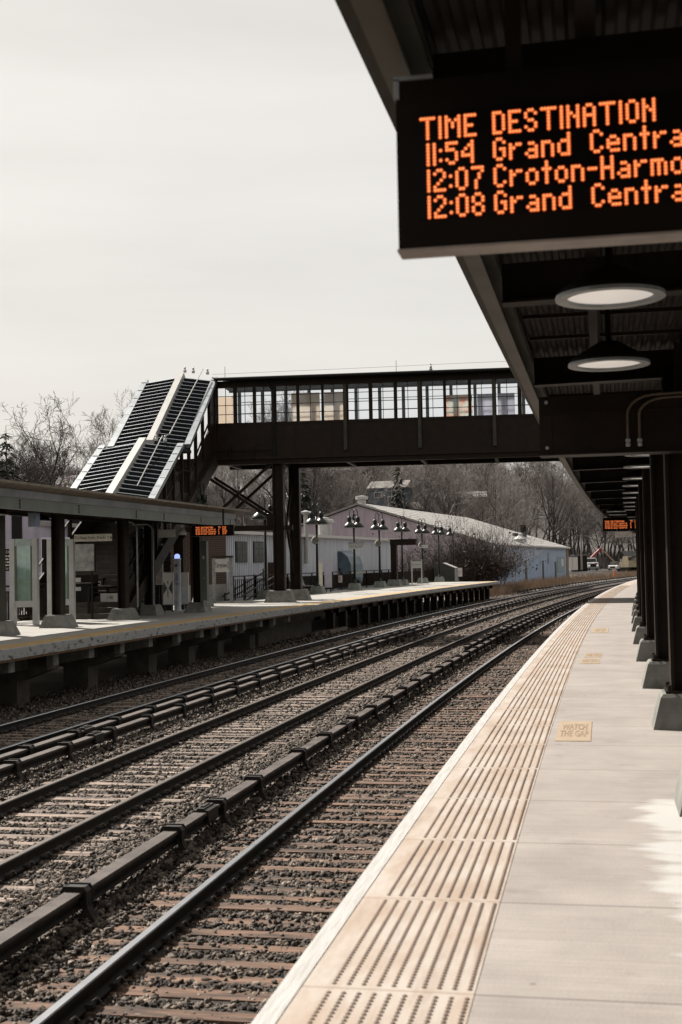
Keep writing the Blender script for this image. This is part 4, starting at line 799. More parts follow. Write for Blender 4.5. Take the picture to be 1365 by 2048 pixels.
q = sthing('cable_locker', 'green upright locker on the last canopy column', 'locker', 41.0, -13.6, .4); MB().box(-.11, .11, -.1, .1, 0, 2.0).build('body', GREENP, q); MB().box(-.03, .03, -.104, -.1, 1.4, 1.5).build('plate', WHITE, q); MB().box(-.03, .03, -.11, -.1, .75, .78).build('handle', ZINC, q)

# ------------------------------------------------------------------ brick stair building, street side buildings
q = thing('brick_building', 'small brown brick building with a stone base behind the left canopy', 'building', P(52.4, -18.0), -C(52)[1]-R(8))
a = MB(); a.box(-4.2, 0, 0, 2.6, .75, 3.35); a.build('wall', BRICK, q); a = MB(); a.box(-4.23, .03, -.03, 2.63, -1.4, .75); a.build('stone_base', CONC2, q); a = MB(); a.box(-4.4, .1, -.15, 2.8, 3.35, 3.5); a.build('roof', BRONZE, q); a = MB(); a.box(-3.9, -1.6, -.04, -.001, 2.75, 3.3); a.build('lintel', TANH, q); a = MB(); a.box(-3.3, -2.2, -.05, -.001, .02, 2.2); a.build('door', DARKM, q); a = MB(); a.box(-2.35, -2.28, -.09, -.05, 1.0, 1.2); a.build('handle', ZINC, q)
# low pale-blue shed, long wall parallel to the track
w0, w1 = Vector((-18.7, 50, 0)), Vector((-14.26, 90.9, 0)); wd = (w1-w0).normalized(); rzw = math.atan2(wd.y, wd.x)
q = thing('corrugated_shed', 'low pale blue corrugated shed with old windows behind the left platform', 'shed', w0+wd*7, rzw); Lw = (w1-w0).length-6.7
a = MB(); pr = [(0, 9), (0, 0)]; x = 0
while x < Lw-.3: pr += [(x+.02, -.0), (x+.05, -.06), (x+.15, -.06), (x+.18, -.0)]; x += .24
a.prism([(u, v*1.5, -.3) for u, v in pr+[(Lw, 0), (Lw, 9)]], (0, 0, 3.4)); a.build('wall', BLUEW, q); a = MB(); a.box(0, Lw, -.03, 0-.001, -1.45, -.3); a.build('base_wall', mat('dark_base_wall', (.1, .1, .11), .9, var=.3), q)
a = MB(); a.prism([(-.1, -.25, 3.12), (-.1, -.25, 3.26), (-.1, 9, 3.9), (-.1, 9, 3.7)], (Lw+.2, 0, 0)); a.build('roof', ROOFG, q); a = MB(); a.beam((-.1, -.28, 3.2), (Lw+.1, -.28, 3.2), .1, .16); a.build('gutter', WHITE, q)
def on_wall(px, py):
    "distance along the shed wall and height for a photo pixel"
    o = Vector((0, 0, EYE)); d = at(px, py, 1)-o; n_ = Vector((-wd.y, wd.x, 0)); k = (w0-o).dot(n_)/d.dot(n_); p = o+d*k; return (p-w0).dot(wd)-7, p.z
for px in (480, 514):
    x, z0 = on_wall(px, 1123); _, z1 = on_wall(px, 1085); a = MB(); a.box(x-.72, x+.72, -.13, -.03, z0-.05, z1+.05); f_ = a.build('window', mat('window_frame_dark', (.03, .033, .033), .6) if px == 480 else bpy.data.materials['window_frame_dark'], q)
    for i in range(2):
        for j in range(3): MB().box(x-.62+.64*i, x-.05+.64*i, -.142, -.13, z0+(z1-z0)*j/3+.03, z0+(z1-z0)*(j+1)/3-.03).build('pane', WINGL, f_)
x, z0 = on_wall(672, 1085); a = MB(); pr = [(-.02, 2.35), (-.35, 2.3), (-.75, 2.0), (-.95, 1.5), (-.95, .7), (-.75, -.4), (-.1, -.4), (-.1, .7), (-.3, 1.2), (-.02, 1.5)]
a.prism([(x, y, z) for y, z in pr], (2.6, 0, 0)); a.build('exhaust_duct', mat('blue_grey_duct', (.1, .14, .17), .4, metal=.4, var=.35, scale=1.5), q)
a = MB(); a.beam((x+2.62, -.97, 1.0), (x+2.62, -.97, 1.1), .1, .1); a.box(x-.05, x+2.65, -1.0, -.9, .95, 1.05); a.build('duct_band', ZINC, q)
x, z0 = on_wall(603, 1095); a = MB(); a.tube([(x, -.3, 1.6), (x, -.3, 4.4)], .12, 10); a.lathe([(.16, 4.4), (.3, 4.5), (.3, 4.56), (.001, 4.65)], (x, -.3, 0), 12); a.build('flue', ZINC, q)
for px, h in ((662, .9), (671, .8)): x, z0 = on_wall(px, 1072); a = MB(); a.tube([(x, .5, 3.2), (x, .5, 3.3+h)], .28, 10); a.lathe([(.28, 3.3+h), (.45, 3.35+h), (.4, 3.5+h), (.001, 3.55+h)], (x, .5, 0), 12); a.build('roof_vent', WHITE2, q)
x, z0 = on_wall(541, 1150); a = MB(); a.box(x-.5, x+.5, -.45, -.001, -1.4, 1.7); a.build('chimney_stub', BRICK, q); x, z0 = on_wall(700, 1133); a = MB(); a.box(x-.8, x+.8, -.12, -.02, .1, 1.2); a.build('louvre', GREYM, q)
# big gabled warehouse (frame: x along its length away from us, y to the left)
hd = R(6.8); cw = at(990, 1130, 146.5); q = thing('warehouse', 'big gabled warehouse with a faded purple end and weathered blue side', 'warehouse', (cw.x, cw.y, -1.0), R(90)-hd)
W_, Lh, HE, HR = 32.5, 60, 4.35, 9.5
a = MB(); a.prism([(.02, .05, -.6), (.02, W_-.05, -.6), (.02, W_-.05, HE), (.02, W_/2, HR-.1), (.02, .05, HE)], (.2, 0, 0)); a.build('end_wall', PURP, q)
a = MB(); a.box(.23, Lh, 0, .2, -.6, HE); a.build('side_wall', BLUED, q); a = MB(); a.box(.23, Lh, W_-.2, W_, -.6, HE); a.build('side_wall', BLUED, q); a = MB(); a.prism([(Lh, .05, -.6), (Lh, W_-.05, -.6), (Lh, W_-.05, HE), (Lh, W_/2, HR-.1), (Lh, .05, HE)], (-.2, 0, 0)); a.build('end_wall', PURP, q)
a = MB(); a.prism([(-.3, -.4, HE-.1), (-.3, W_/2, HR+.02), (-.3, W_+.4, HE-.1), (-.3, W_+.4, HE+.12), (-.3, W_/2, HR+.26), (-.3, -.4, HE+.12)], (Lh+.6, 0, 0)); a.build('roof', ROOFG, q)
a = MB(); a.lathe([(.5, HR), (.5, HR+.7), (.75, HR+.75), (.75, HR+1.1), (.001, HR+1.2)], (1.5, W_/2, 0), 14); a.build('ridge_vent', WHITE2, q); a = MB(); a.lathe([(.8, HE+.3), (.8, HE+.7), (1.0, HE+.75), (.3, HE+1.2), (.3, HE+1.5), (.001, HE+1.6)], (24, 1.2, .3), 14); a.build('roof_vent', WHITE2, q)
a = MB(); a.lathe([(.5, HE+1), (.5, HE+2.4), (.001, HE+2.5)], (48, 5, 1.2), 12).box(40, 47, 4.3, 5.2, HE+1.2, HE+2.2); a.build('roof_unit', DARKM, q)
for x0, x1, z0, z1, nm in ((12, 12.9, 1.9, 3.5, 'window'), (20, 21.4, -.5, 2.6, 'door'), (34, 35.2, -.5, 2.5, 'door'), (39, 40, 2.0, 3.6, 'window'), (45.5, 47, -.5, 2.3, 'door')): MB().box(x0, x1, -.05, -.001, z0, z1).build(nm, WINGL if nm == 'window' else DARKM, q)
a = MB(); a.box(48, 56, -.06, -.001, .6, 3.0); a.build('painted_panel', mat('teal_panel', (.15, .22, .24), .7), q); a = MB(); a.box(52, 54, -.08, -.061, 1.6, 2.7); a.build('notice', WHITE, q); a = MB(); a.box(57.5, Lh+.05, -.07, -.001, -.6, HE); a.build('rusty_panel', mat('rusty_panel', (.12, .08, .055), .8, var=.3), q)
a = MB(); a.tube([(-.1, W_/2+.4, HR-1.2), (-.5, W_/2+.4, HR-1.1), (-.8, W_/2+.4, HR-1.5)], .09, 6); a.lathe([(.1, 0), (.4, -.35), (.38, -.35), (.001, -.1)], (-.8, W_/2+.4, HR-1.5), 12); a.build('gooseneck_light', LAMPG, q)
# lavender building at the far left with a lease sign
cl = at(-40, 1120, 62); q = thing('lavender_building', 'lavender panelled building behind the kiosks at the left edge', 'building', (cl.x, cl.y, -1.4), R(8)); a = MB(); a.box(-8, 6.2, 0, 5, 0, 6.4); a.build('wall', LAV, q); a = MB(); a.box(-8.1, 6.3, -.1, 5, 6.4, 6.7); a.build('roof', ROOFG, q)
for x in (1.6, 4.4): a = MB(); a.box(x, x+.5, -.06, -.001, 1.4, 6.3); a.build('dark_strip', DARKM, q)
cs_ = at(11, 1142, 57); q = thing('lease_sign', 'black lease sign with white lettering on the lavender wall', 'sign', cs_, R(8)); MB().box(-.53, .53, -.03, .03, 0, .98).build('panel', LEDH, q); text('lettering', 'FOR LEASE', .17, WHITE, q, (0, -.034, .84)); o = text('lettering', 'RETAIL', .12, WHITE, q, (.2, -.034, .1)); a = MB()
for k in range(4):
    x = -.47
    while x < .3: wq = random.uniform(.06, .18); a.box(x, x+wq, -.036, -.031, .22+.135*k, .29+.135*k); x += wq+.03
tag(a.build('small_print', WHITE, q), kind='stuff')

# ------------------------------------------------------------------ trees
def rot_about(v, ax, a): return v*math.cos(a)+ax.cross(v)*math.sin(a)+ax*ax.dot(v)*(1-math.cos(a))
def gen_tree(seed, H, spread=.9, trunk=.5, kids=(11, 6, 5, 4), fork=.3, r0=.2, upt=.25, minr=.014):
    "returns (trunk+limbs mesh, twig mesh) as vertex / quad arrays"
    rd = random.Random(seed); out = {0: ([], []), 1: ([], [])}
    def seg_tube(pts, rs, n, k):
        V, Fq = out[k]; o = len(V); a = None
        for i, p in enumerate(pts):
            d = (pts[min(i+1, len(pts)-1)]-pts[max(i-1, 0)]).normalized()
            a = d.orthogonal().normalized() if a is None else (a-d*a.dot(d)).normalized(); b = d.cross(a)
            for j in range(n):
                q = 6.28319*j/n; V.append(tuple(p+(a*math.cos(q)+b*math.sin(q))*rs[i]))
        for i in range(len(pts)-1):
            for j in range(n): Fq.append((o+i*n+j, o+i*n+(j+1) % n, o+(i+1)*n+(j+1) % n, o+(i+1)*n+j))
    def branch(p, d, Ln, r, lv):
        ns = (9, 6, 4, 3, 2)[lv]; pts = [p.copy()]; dirs = [d.copy()]; wob = (.1, .2, .25, .3, .3)[lv]
        for i in range(ns):
            d = (d+Vector((rd.gauss(0, wob), rd.gauss(0, wob), rd.gauss(0, wob*.7)+(upt*.35 if lv else .06)))).normalized()
            p = p+d*(Ln/ns); pts.append(p.copy()); dirs.append(d.copy())
        rs = [max(r*(1-.8*i/ns), minr*.7) for i in range(ns+1)]
        seg_tube(pts, rs, (7, 5, 4, 3, 3)[lv], 0 if lv < 2 else 1)
        if lv >= len(kids): return
        n = kids[lv]; n = n+rd.randint(-1, 1)
        for k in range(max(1, n)):
            f = (fork+(1-fork)*(k+rd.random())/n) if lv == 0 else (.2+.8*(k+rd.random())/n)
            x = min(f, .999)*ns; i = int(x); q = pts[i].lerp(pts[i+1], x-i); dd = dirs[i]
            ax = dd.orthogonal().normalized(); ax = rot_about(ax, dd, rd.uniform(0, 6.283))
            ang = rd.uniform(.45, 1.0)*(1.1-.35*f if lv == 0 else 1); nd = rot_about(dd, ax, ang)
            lf = Ln*((spread*.62*(1.15-.6*f)) if lv == 0 else .58*(1.1-.45*f))*rd.uniform(.7, 1.2)
            branch(q, nd.normalized(), lf, max(rs[i]*.55, minr), lv+1)
    branch(Vector((0, 0, -.3)), Vector((rd.gauss(0, .05), rd.gauss(0, .05), 1)).normalized(), H, r0, 0)
    return out
def treeproto(seed, H, tw, **k):
    o = gen_tree(seed, H, **k); r = thing('bare_tree', 'x', 'tree')
    npmesh('trunk', np.array(o[0][0]), np.array(o[0][1]), BARK, r); npmesh('crown', np.array(o[1][0]), np.array(o[1][1]), tw, r); return r
protos = [treeproto(11, 13, TWIG, kids=(12, 6, 5, 4)), treeproto(22, 14, TWIG2, spread=1.0, kids=(11, 7, 5, 4)), treeproto(33, 12, TWIG, spread=1.15, fork=.2, kids=(12, 7, 5, 4), r0=.24), treeproto(44, 15, TWIGD, spread=.8, fork=.4, kids=(11, 6, 5, 4)), treeproto(55, 11, TWIG2, spread=1.1, fork=.15, kids=(13, 7, 5, 4), upt=.4, r0=.17), treeproto(66, 16, TWIGD, spread=.6, fork=.45, kids=(9, 5, 4, 4), r0=.22), treeproto(77, 13, TWIGD, spread=.75, fork=.35, kids=(8, 5, 5, 3), r0=.26, minr=.018), treeproto(88, 12, TWIGD, spread=1.05, fork=.3, kids=(9, 6, 5, 3), r0=.3, minr=.018)]
used = set()
def put_tree(i, loc, sc, rz, lab, grp=None):
    o = protos[i] if i not in used else copytree(protos[i]); used.add(i)
    o.location = loc; o.rotation_euler = (random.uniform(-.05, .05), random.uniform(-.05, .05), rz); o.scale = (sc, sc, sc*random.uniform(.92, 1.1)); o['label'] = lab
    if grp: o['group'] = grp
    elif 'group' in o: del o['group']
    return o
def gpos(px, d): v = at(px, 1120, d); return Vector((v.x, v.y, float(ground_z(np.array(v.x), np.array(v.y)))-.1))
# skyline trees one can tell apart at the left
for (i, px, d, py, lab) in ((6, 118, 118, 798, 'tallest bare tree on the left skyline, its trunk rising straight above the rest'), (6, 165, 125, 828, 'slim leaning bare tree just left of the stairway roofs'), (7, 82, 112, 842, 'broad dark bare tree left of the tallest skyline tree'), (7, 48, 120, 828, 'dense grey bare tree near the left skyline conifer'), (6, 4, 105, 812, 'bare tree cut by the left frame edge'), (4, 222, 150, 822, 'pale fan-shaped bare tree behind the top of the lower stair roof'), (7, 140, 108, 885, 'low spreading bare tree above the left canopy roof')):
    g_ = gpos(px, d); zt = at(px, py, d).z; H_ = (13, 14, 12, 15, 11, 16, 13, 12)[i]; put_tree(i, g_, (zt-g_.z)/H_*.8, random.uniform(0, 6), lab)
# the wooded slope: named by where they stand
bands = [(-60, 430, 'one of the bare trees on the slope left of the bridge legs'), (430, 700, 'one of the bare trees on the slope above the purple warehouse gable'), (700, 900, 'one of the bare trees on the slope behind the ridge of the warehouse'), (900, 1080, 'one of the bare trees on the slope above the warehouse eaves'), (1080, 1300, 'one of the bare trees on the slope beside the canopy edge')]
placed = []
tries = 0
while len(placed) < 268 and tries < 30000:
    tries += 1; px = random.uniform(-60, 1290); d = random.uniform(95, 420)
    v = at(px, 1120, d); s_, t_ = st_of(np.array(v.x), np.array(v.y)); t_ = float(t_)
    if t_ > -47 or t_ < -190: continue
    if d < (125 if px < 420 else (192 if px < 720 else (218 if px < 1000 else 235))): continue
    if px < 420 and random.random() < .5: continue
    if any((v.x-q[0])**2+(v.y-q[1])**2 < 5.6**2 for q in placed): continue
    placed.append((v.x, v.y)); band = next(b for b in bands if b[0] <= px < b[1])
    sc = random.uniform(.8, 1.15)*(.42 if px < 420 else .75 if px < 540 else (1.3 if px < 900 else 1.5))
    put_tree(random.choice([0, 0, 1, 1, 2, 4, 3, 5] if px > 420 else [3, 5, 6, 7, 2]), gpos(px, d), sc, random.uniform(0, 6.28), band[2], band[2].replace('one of the ', ''))
for k in range(22):
    px = 1120+8.4*k+random.uniform(-4, 4); put_tree(random.choice([0, 2, 3, 4, 1]), gpos(px, random.uniform(345, 420)), random.uniform(1.0, 1.35), random.uniform(0, 6.28), 'one of the bare trees behind the works yard at the far end', 'bare trees behind the works yard at the far end')
for px, d in ((600, 189), (636, 191), (655, 193), (690, 196), (728, 206), (850, 221), (890, 224), (912, 226), (935, 227), (958, 229), (990, 230), (1020, 231)):
    put_tree(random.choice([0, 2, 7, 4, 1, 3]), gpos(px, d), random.uniform(.95, 1.2), random.uniform(0, 6.28), 'one of the bare trees right behind the warehouse roof, in front of the houses', 'bare trees right behind the warehouse roof, in front of the houses')
# underbrush: tangled twigs covering the slope
def brush(n, xs, ys, zs, hmin, hmax, lean, r, k=1):
    h = rng.uniform(hmin, hmax, n); a = rng.uniform(0, 6.283, n); l = np.abs(rng.normal(0, lean, n)); b = np.stack([xs, ys, zs], -1)
    t = b+np.stack([np.cos(a)*l*h, np.sin(a)*l*h, h], -1); w_ = r*rng.uniform(.6, 1.4, n); p = np.stack([-np.sin(a+1), np.cos(a+1), 0*a], -1)*w_[:, None]
    p2 = np.stack([np.cos(a+1), np.sin(a+1), 0*a], -1)*w_[:, None]
    V = np.stack([b-p, b+p, t+p*.3, t-p*.3, b-p2, b+p2, t+p2*.3, t-p2*.3], 1).reshape(-1, 3); f = np.array([(0, 1, 2, 3), (4, 5, 6, 7)]); return V, (f[None]+8*np.arange(n)[:, None, None]).reshape(-1, 4)
def slope_brush(nc, m_, sel, hm):
    cx = []; cy = []
    while len(cx) < nc:
        px = random.uniform(-80, 1300); d = random.uniform(85, 400); v = at(px, 1120, d); s_, t_ = st_of(np.array(v.x), np.array(v.y))
        if -200 < float(t_) < -44 and d > (100 if px < 420 else (200 if px < 1000 else 225)): cx.append(v.x); cy.append(v.y)
    cx = np.repeat(cx, m_)+rng.normal(0, .9, nc*m_); cy = np.repeat(cy, m_)+rng.normal(0, .9, nc*m_); return brush(nc*m_, cx, cy, ground_z(cx, cy)-.1, .6, hm, .45, .03)
for nm, mt, nc in (('underbrush', TWIG2, 900), ('underbrush', TWIGD, 700)): v, f = slope_brush(nc, 55, None, 3.6); tag(npmesh(nm, v, f, mt), 'tangled bare undergrowth covering the wooded slope', 'undergrowth', kind='stuff')
# conifers
def conifer(seed, H, Rb, dens=1.):
    rd = np.random.default_rng(seed); n = int(2600*dens); z = H*(.12+.88*(1-np.sqrt(rd.random(n)))); lay = np.round(z/(H*.055))*(H*.055)+rd.normal(0, H*.012, n)
    rad = Rb*(1-lay/H)**.85*(.35+.65*np.sqrt(rd.random(n)))*(1+.3*np.sin(lay*7+seed)); a = rd.uniform(0, 6.283, n)
    c = np.stack([rad*np.cos(a), rad*np.sin(a), lay-rad*.22], -1); o_ = np.stack([np.cos(a), np.sin(a), -.35+0*a], -1); sd = np.stack([-np.sin(a), np.cos(a), 0*a], -1); L_ = (.35+.5*rd.random(n))*H*.05; wd_ = L_*.38
    up = rd.normal(0, .35, (n, 3)); o_ = o_+up*.6
    V = np.stack([c-sd*wd_[:, None], c+o_*L_[:, None]-sd*wd_[:, None]*.2, c+o_*L_[:, None]+sd*wd_[:, None]*.2, c+sd*wd_[:, None]+up*.1], 1).reshape(-1, 3)
    return V, np.arange(4*n).reshape(-1, 4)
for i, (px, d, ptop, Rb, dens, lab) in enumerate(((800, 219, 922, 3.1, 1.2, 'tall dark conifer beside the slate blue house'), (14, 112, 850, 2.6, 1.1, 'dark conifer on the left skyline'), (246, 140, 858, 2.4, 1, 'dark conifer peeping out beside the stair roof'), (608, 194, 905, 3.4, .9, 'dark conifer just right of the bridge legs'), (60, 118, 900, 2.4, .9, 'smaller dark conifer among the bare trees at the left'))):
    g_ = gpos(px, d); H_ = at(px, ptop, d).z-g_.z; t = thing('conifer', lab, 'tree', g_); a = MB(); a.tube([(0, 0, -.3), (.1, 0, H_*.5), (0, .05, H_)], [.2, .12, .02], 7); a.build('trunk', BARK, t); v, f = conifer(i+3, H_, Rb, dens); npmesh('crown', v, f, NEED, t)
# big tangled bush and the young trees in front of the warehouse corner
def bush(name, lab, px, d, ptop, wpx, nst, lf, tw, seed, zb=-1.3):
    rd = np.random.default_rng(seed); v = at(px, 1120, d); t = thing(name, lab, 'bush', (v.x, v.y, zb)); H_ = at(px, ptop, d).z-zb; W_ = wpx/F*d/2
    VV = []; FF = []; off = 0; tips = []
    for lv, (n, h0, h1, sp, r_) in enumerate(((nst, .45, .85, .5, .035), (nst*9, .15, .4, .9, .018), (nst*32, .08, .22, 1.2, .012))):
        if lv == 0: b = np.stack([rd.normal(0, W_*.4, n), rd.normal(0, W_*.3, n), np.zeros(n)], -1)
        else: k = rd.integers(0, len(tips[-1][0]), n); f_ = rd.uniform(.3, 1, n)[:, None]; b = tips[-1][0][k]*(1-f_)+tips[-1][1][k]*f_
        a = rd.uniform(0, 6.283, n); h = rd.uniform(h0, h1, n)*H_; l = np.abs(rd.normal(0, sp, n)); q = b+np.stack([np.cos(a)*l*h, np.sin(a)*l*h, h*rd.uniform(.3, 1, n)], -1)
        sc = np.maximum(1, q[:, 2]/H_); q[:, 2] /= sc; tips.append((b, q)); p = np.stack([-np.sin(a+1), np.cos(a+1), 0*a], -1)*r_; p2 = np.stack([np.cos(a+1), np.sin(a+1), 0*a+.3], -1)*r_
        V_ = np.stack([b-p, b+p, q+p*.4, q-p*.4, b-p2, b+p2, q+p2*.4, q-p2*.4], 1).reshape(-1, 3); f = (np.array([(0, 1, 2, 3), (4, 5, 6, 7)])[None]+8*np.arange(n)[:, None, None]).reshape(-1, 4)+off; VV.append(V_); FF.append(f); off += len(V_)
    npmesh('stem', np.concatenate(VV), np.concatenate(FF), tw, t)
    if lf:
        k = rd.integers(0, len(tips[2][0]), lf); c = tips[2][1][k]*rd.uniform(.6, 1, (lf, 1)); c[:, 2] = np.abs(c[:, 2])*.8; u = rd.normal(0, .055, (lf, 3)); w_ = rd.normal(0, .045, (lf, 3)); V_ = np.stack([c-u, c+w_, c+u, c-w_], 1).reshape(-1, 3); npmesh('leaves', V_, np.arange(4*lf).reshape(-1, 4), RLEAF, t)
bush('bush', 'big tangled leafless bush covering the warehouse corner', 938, 116, 1022, 150, 110, 8500, TWIGD, 1)
bush('bush', 'tall pale twiggy bush reaching above the warehouse roof', 962, 122, 985, 110, 50, 0, TWIG2, 2)
bush('bush', 'reddish brown bush behind the railing by the white track sign', 868, 112, 1082, 55, 40, 3200, TWIGD, 3)
bush('bush', 'slender grey sapling bush right of the portal post', 825, 110, 1055, 34, 16, 0, TWIGD, 4)
bush('bush', 'bare whippy shrub at the left edge behind the kiosks', 14, 52, 1035, 130, 9, 0, TWIG2, 5)
# dry grass verge beside the far tracks
def grass(n, s0, s1, t0, t1, h0, h1):
    s = rng.uniform(s0, s1, n); cl = np.sin(s*.9)*np.sin(s*.37+1); t = t0+(t1-t0)*rng.random(n); d = np.maximum(s-S0, 0); th = np.arctan(K*d); x = .5*K*d*d+t*np.cos(th); y = s-t*np.sin(th); k = rng.random(n) < .42+.6*cl; m_ = k.sum(); return brush(m_, x[k], y[k], np.full(m_, -1.42), h0, h1, .35, .02)
A_ = [grass(9000, 104, 150, -17.2, -12.9, .12, 1.0), grass(9000, 150, 235, -20, -13.4, .12, 1.05), grass(1500, 100, 112, -16, -13, .3, .9)]
off = 0; VV = []; FF = []
for v, f in A_: VV.append(v); FF.append(f+off); off += len(v)
tag(npmesh('dry_grass', np.concatenate(VV), np.concatenate(FF), DRY), 'dry tan grass growing along the foot of the warehouse', 'grass', kind='stuff')

# ------------------------------------------------------------------ houses on the slope
def house(lab, px, d, pbase, ptop, wpx, rfrac, wm, rm, rz=0., wins=()):
    c = at(px, pbase, d); Wd = wpx/F*d; H_ = at(px, ptop, d).z-c.z; hr = H_*rfrac; hw = H_-hr; b = thing('house', lab, 'house', c, r_cam+rz); D_ = Wd*.7
    a = MB(); a.box(-Wd/2, Wd/2, 0, D_, -12, hw); a.build('wall', wm, b); a = MB(); a.prism([(-Wd/2-.4, -.5, hw), (-Wd/2-.4, D_/2, H_), (-Wd/2-.4, D_+.5, hw)], (Wd+.8, 0, 0)); a.build('roof', rm, b)
    for (fx, fz, w_, h_) in wins:
        f_ = MB().box(fx*Wd-w_/2-.15, fx*Wd+w_/2+.15, -.06, -.001, fz*hw-.15, fz*hw+h_+.15).build('window', WHITE, b); MB().box(fx*Wd-w_/2, fx*Wd+w_/2, -.08, -.061, fz*hw, fz*hw+h_).build('pane', WINGL, f_)
    return b
r_cam = YAW
house('slate blue house with white windows beside the tall conifer', 775, 224, 1016, 960, 75, .28, BLUEH, GREYH, R(-20), ((-.25, .55, 1.2, .8), (.12, .15, 1.0, 1.4), (.33, .58, .9, .9)))
house('long dark house with a flat pale roofline high on the slope', 660, 245, 975, 936, 78, .12, GREYH, TANH, R(-10), ((-.3, .4, 1.6, 1.6), (.1, .4, 1.6, 1.6)))
house('grey shingled house low on the slope behind the flue', 615, 196, 1050, 1000, 70, .6, GREYH, mat('grey_green_roof', (.09, .1, .09), .9), R(15), ((.2, .3, 1, 1),))
house('house with a pale sunlit gable left of the warehouse peak', 668, 200, 1030, 990, 44, .75, TANH, GREYH, R(75))
house('small blue house with a white roof edge behind the warehouse roof', 838, 226, 1030, 1003, 40, .6, BLUEH, TANH, R(60))
house('grey roofed house among the trees above the warehouse', 940, 262, 1003, 982, 60, .6, GREYH, ROOFG, R(-10), ((0, .3, 1.2, 1.),))
house('low house with a pinkish roof behind the left canopy', 140, 120, 990, 948, 90, .7, TANH, mat('pink_grey_roof', (.14, .12, .115), .9), R(-25))
# ------------------------------------------------------------------ utility poles and the works yard at the far end
def pole(lab, px, d, pb, pt, arms=True):
    b = at(px, pb, d); h = at(px, pt, d).z-b.z; q = thing('utility_pole', lab, 'pole', b, r_cam); a = MB(); a.tube([(0, 0, -1), (0, 0, h)], [.17, .12], 8); a.build('pole', mat('pole_wood', (.15, .135, .12), .9) if px < 1000 else bpy.data.materials['pole_wood'], q)
    if arms: a = MB(); a.box(-1.1, 1.1, -.08, .08, h-1.1, h-.9); a.tube([(-.9, 0, h-2), (.9, 0, h-3.4)], .05, 5); a.build('cross_arm', bpy.data.materials['pole_wood'], q)
    return q
pole('grey utility pole behind the warehouse ridge', 850, 227, 1030, 962, False); p2 = pole('lone wooden utility pole right of the blue warehouse', 1164, 215, 1128, 1068, False)
a_, b_ = at(1164, 1073, 215), at(1060, 1082, 230); wr = MB(); wr.tube([a_.lerp(b_, k/10)-Vector((0, 0, 1.2*math.sin(math.pi*k/10))) for k in range(11)], .05, 4); b2 = at(1300, 1060, 240); wr.tube([a_.lerp(b2, k/10)-Vector((0, 0, 1.5*math.sin(math.pi*k/10))) for k in range(11)], .05, 4); o = wr.build('overhead_wire', DARKM); tag(o, 'sagging black wire strung from the lone utility pole', 'wire')
def wheels(q, xs, ys, r, w_=.3):
    for x in xs:
        for y in ys:
            a = MB(); a.lathe([(.001, -w_/2), (r*.6, -w_/2), (r, -w_/2+.05), (r, w_/2-.05), (r*.6, w_/2), (.001, w_/2)], n=16); a.xf(Matrix.Translation((x, y, r)) @ Matrix.Rotation(R(90), 4, 'Y')); wl = a.build('wheel', RUBB, q)
            a = MB(); a.lathe([(.001, w_/2+.01), (r*.5, w_/2+.01), (r*.5, w_/2-.05)], n=12).lathe([(.001, -w_/2-.01), (r*.5, -w_/2-.01), (r*.5, -w_/2+.05)], n=12); a.xf(Matrix.Translation((x, y, r)) @ Matrix.Rotation(R(90), 4, 'Y')).build('rim', GREYM, wl)
b = at(1187, 1141, 262); q = thing('crane_truck', 'white work truck facing us with a red folding crane', 'truck', b, r_cam+R(8)); wheels(q, (-1.05, 1.05), (.9, 5.5), .52)
a = MB(); a.prism([(-1.15, -.1, .6), (-1.15, -.1, 1.55), (-1.15, 1.0, 1.7), (-1.15, 1.2, .6)], (2.3, 0, 0)); a.build('hood', WHITE, q); a = MB(); a.prism([(-1.2, 1.0, .6), (-1.2, 1.0, 1.7), (-1.2, 1.35, 2.55), (-1.2, 2.9, 2.6), (-1.2, 2.9, .6)], (2.4, 0, 0)); a.build('cab', WHITE, q)
a = MB(); a.add([(-1.05, .99, 1.75), (1.05, .99, 1.75), (1.0, 1.3, 2.45), (-1.0, 1.3, 2.45)], [(0, 1, 2, 3)]); a.build('windscreen', WINGL, q); MB().box(-.6, .6, -.14, -.101, .75, 1.35).build('grille', DARKM, q); MB().box(-1.2, 1.2, -.35, -.145, .42, .7).build('bumper', GREYM, q); MB().box(-1.2, 1.2, 3.1, 7.5, .9, 1.2).box(-1.25, 1.25, 3.1, 3.2, 1.2, 2.4).build('flatbed', DARKM, q); MB().box(.45, .8, -.12, -.1, 1.35, 1.6).build('red_badge', RED, q)
for x in (-.9, .9): MB().box(x-.18, x+.18, -.13, -.101, .9, 1.15).build('headlight', LENS, q)
for x in (-1.42, 1.3): MB().box(x, x+.12, 1.1, 1.25, 1.6, 2.15).build('mirror', DARKM, q)
a = MB(); a.beam((.6, 3.6, 1.2), (.9, 3.7, 2.7), .4, .4); a.beam((.9, 3.7, 2.6), (2.9, 3.9, 4.3), .42, .45); a.beam((2.8, 3.9, 4.3), (3.3, 3.9, 4.35), .6, .5); a.build('crane_boom', RED, q); a = MB(); a.beam((3.3, 3.9, 4.3), (6.2, 4.2, 1.6), .22, .26); a.build('crane_jib', mat('jib_orange', (.3, .2, .12), .5), q)
b = at(1226, 1141, 268); q = thing('parked_car', 'small white vehicle facing us right of the crane truck', 'car', b, r_cam-R(20)); wheels(q, (-.85, .85), (.8, 3.4), .36)
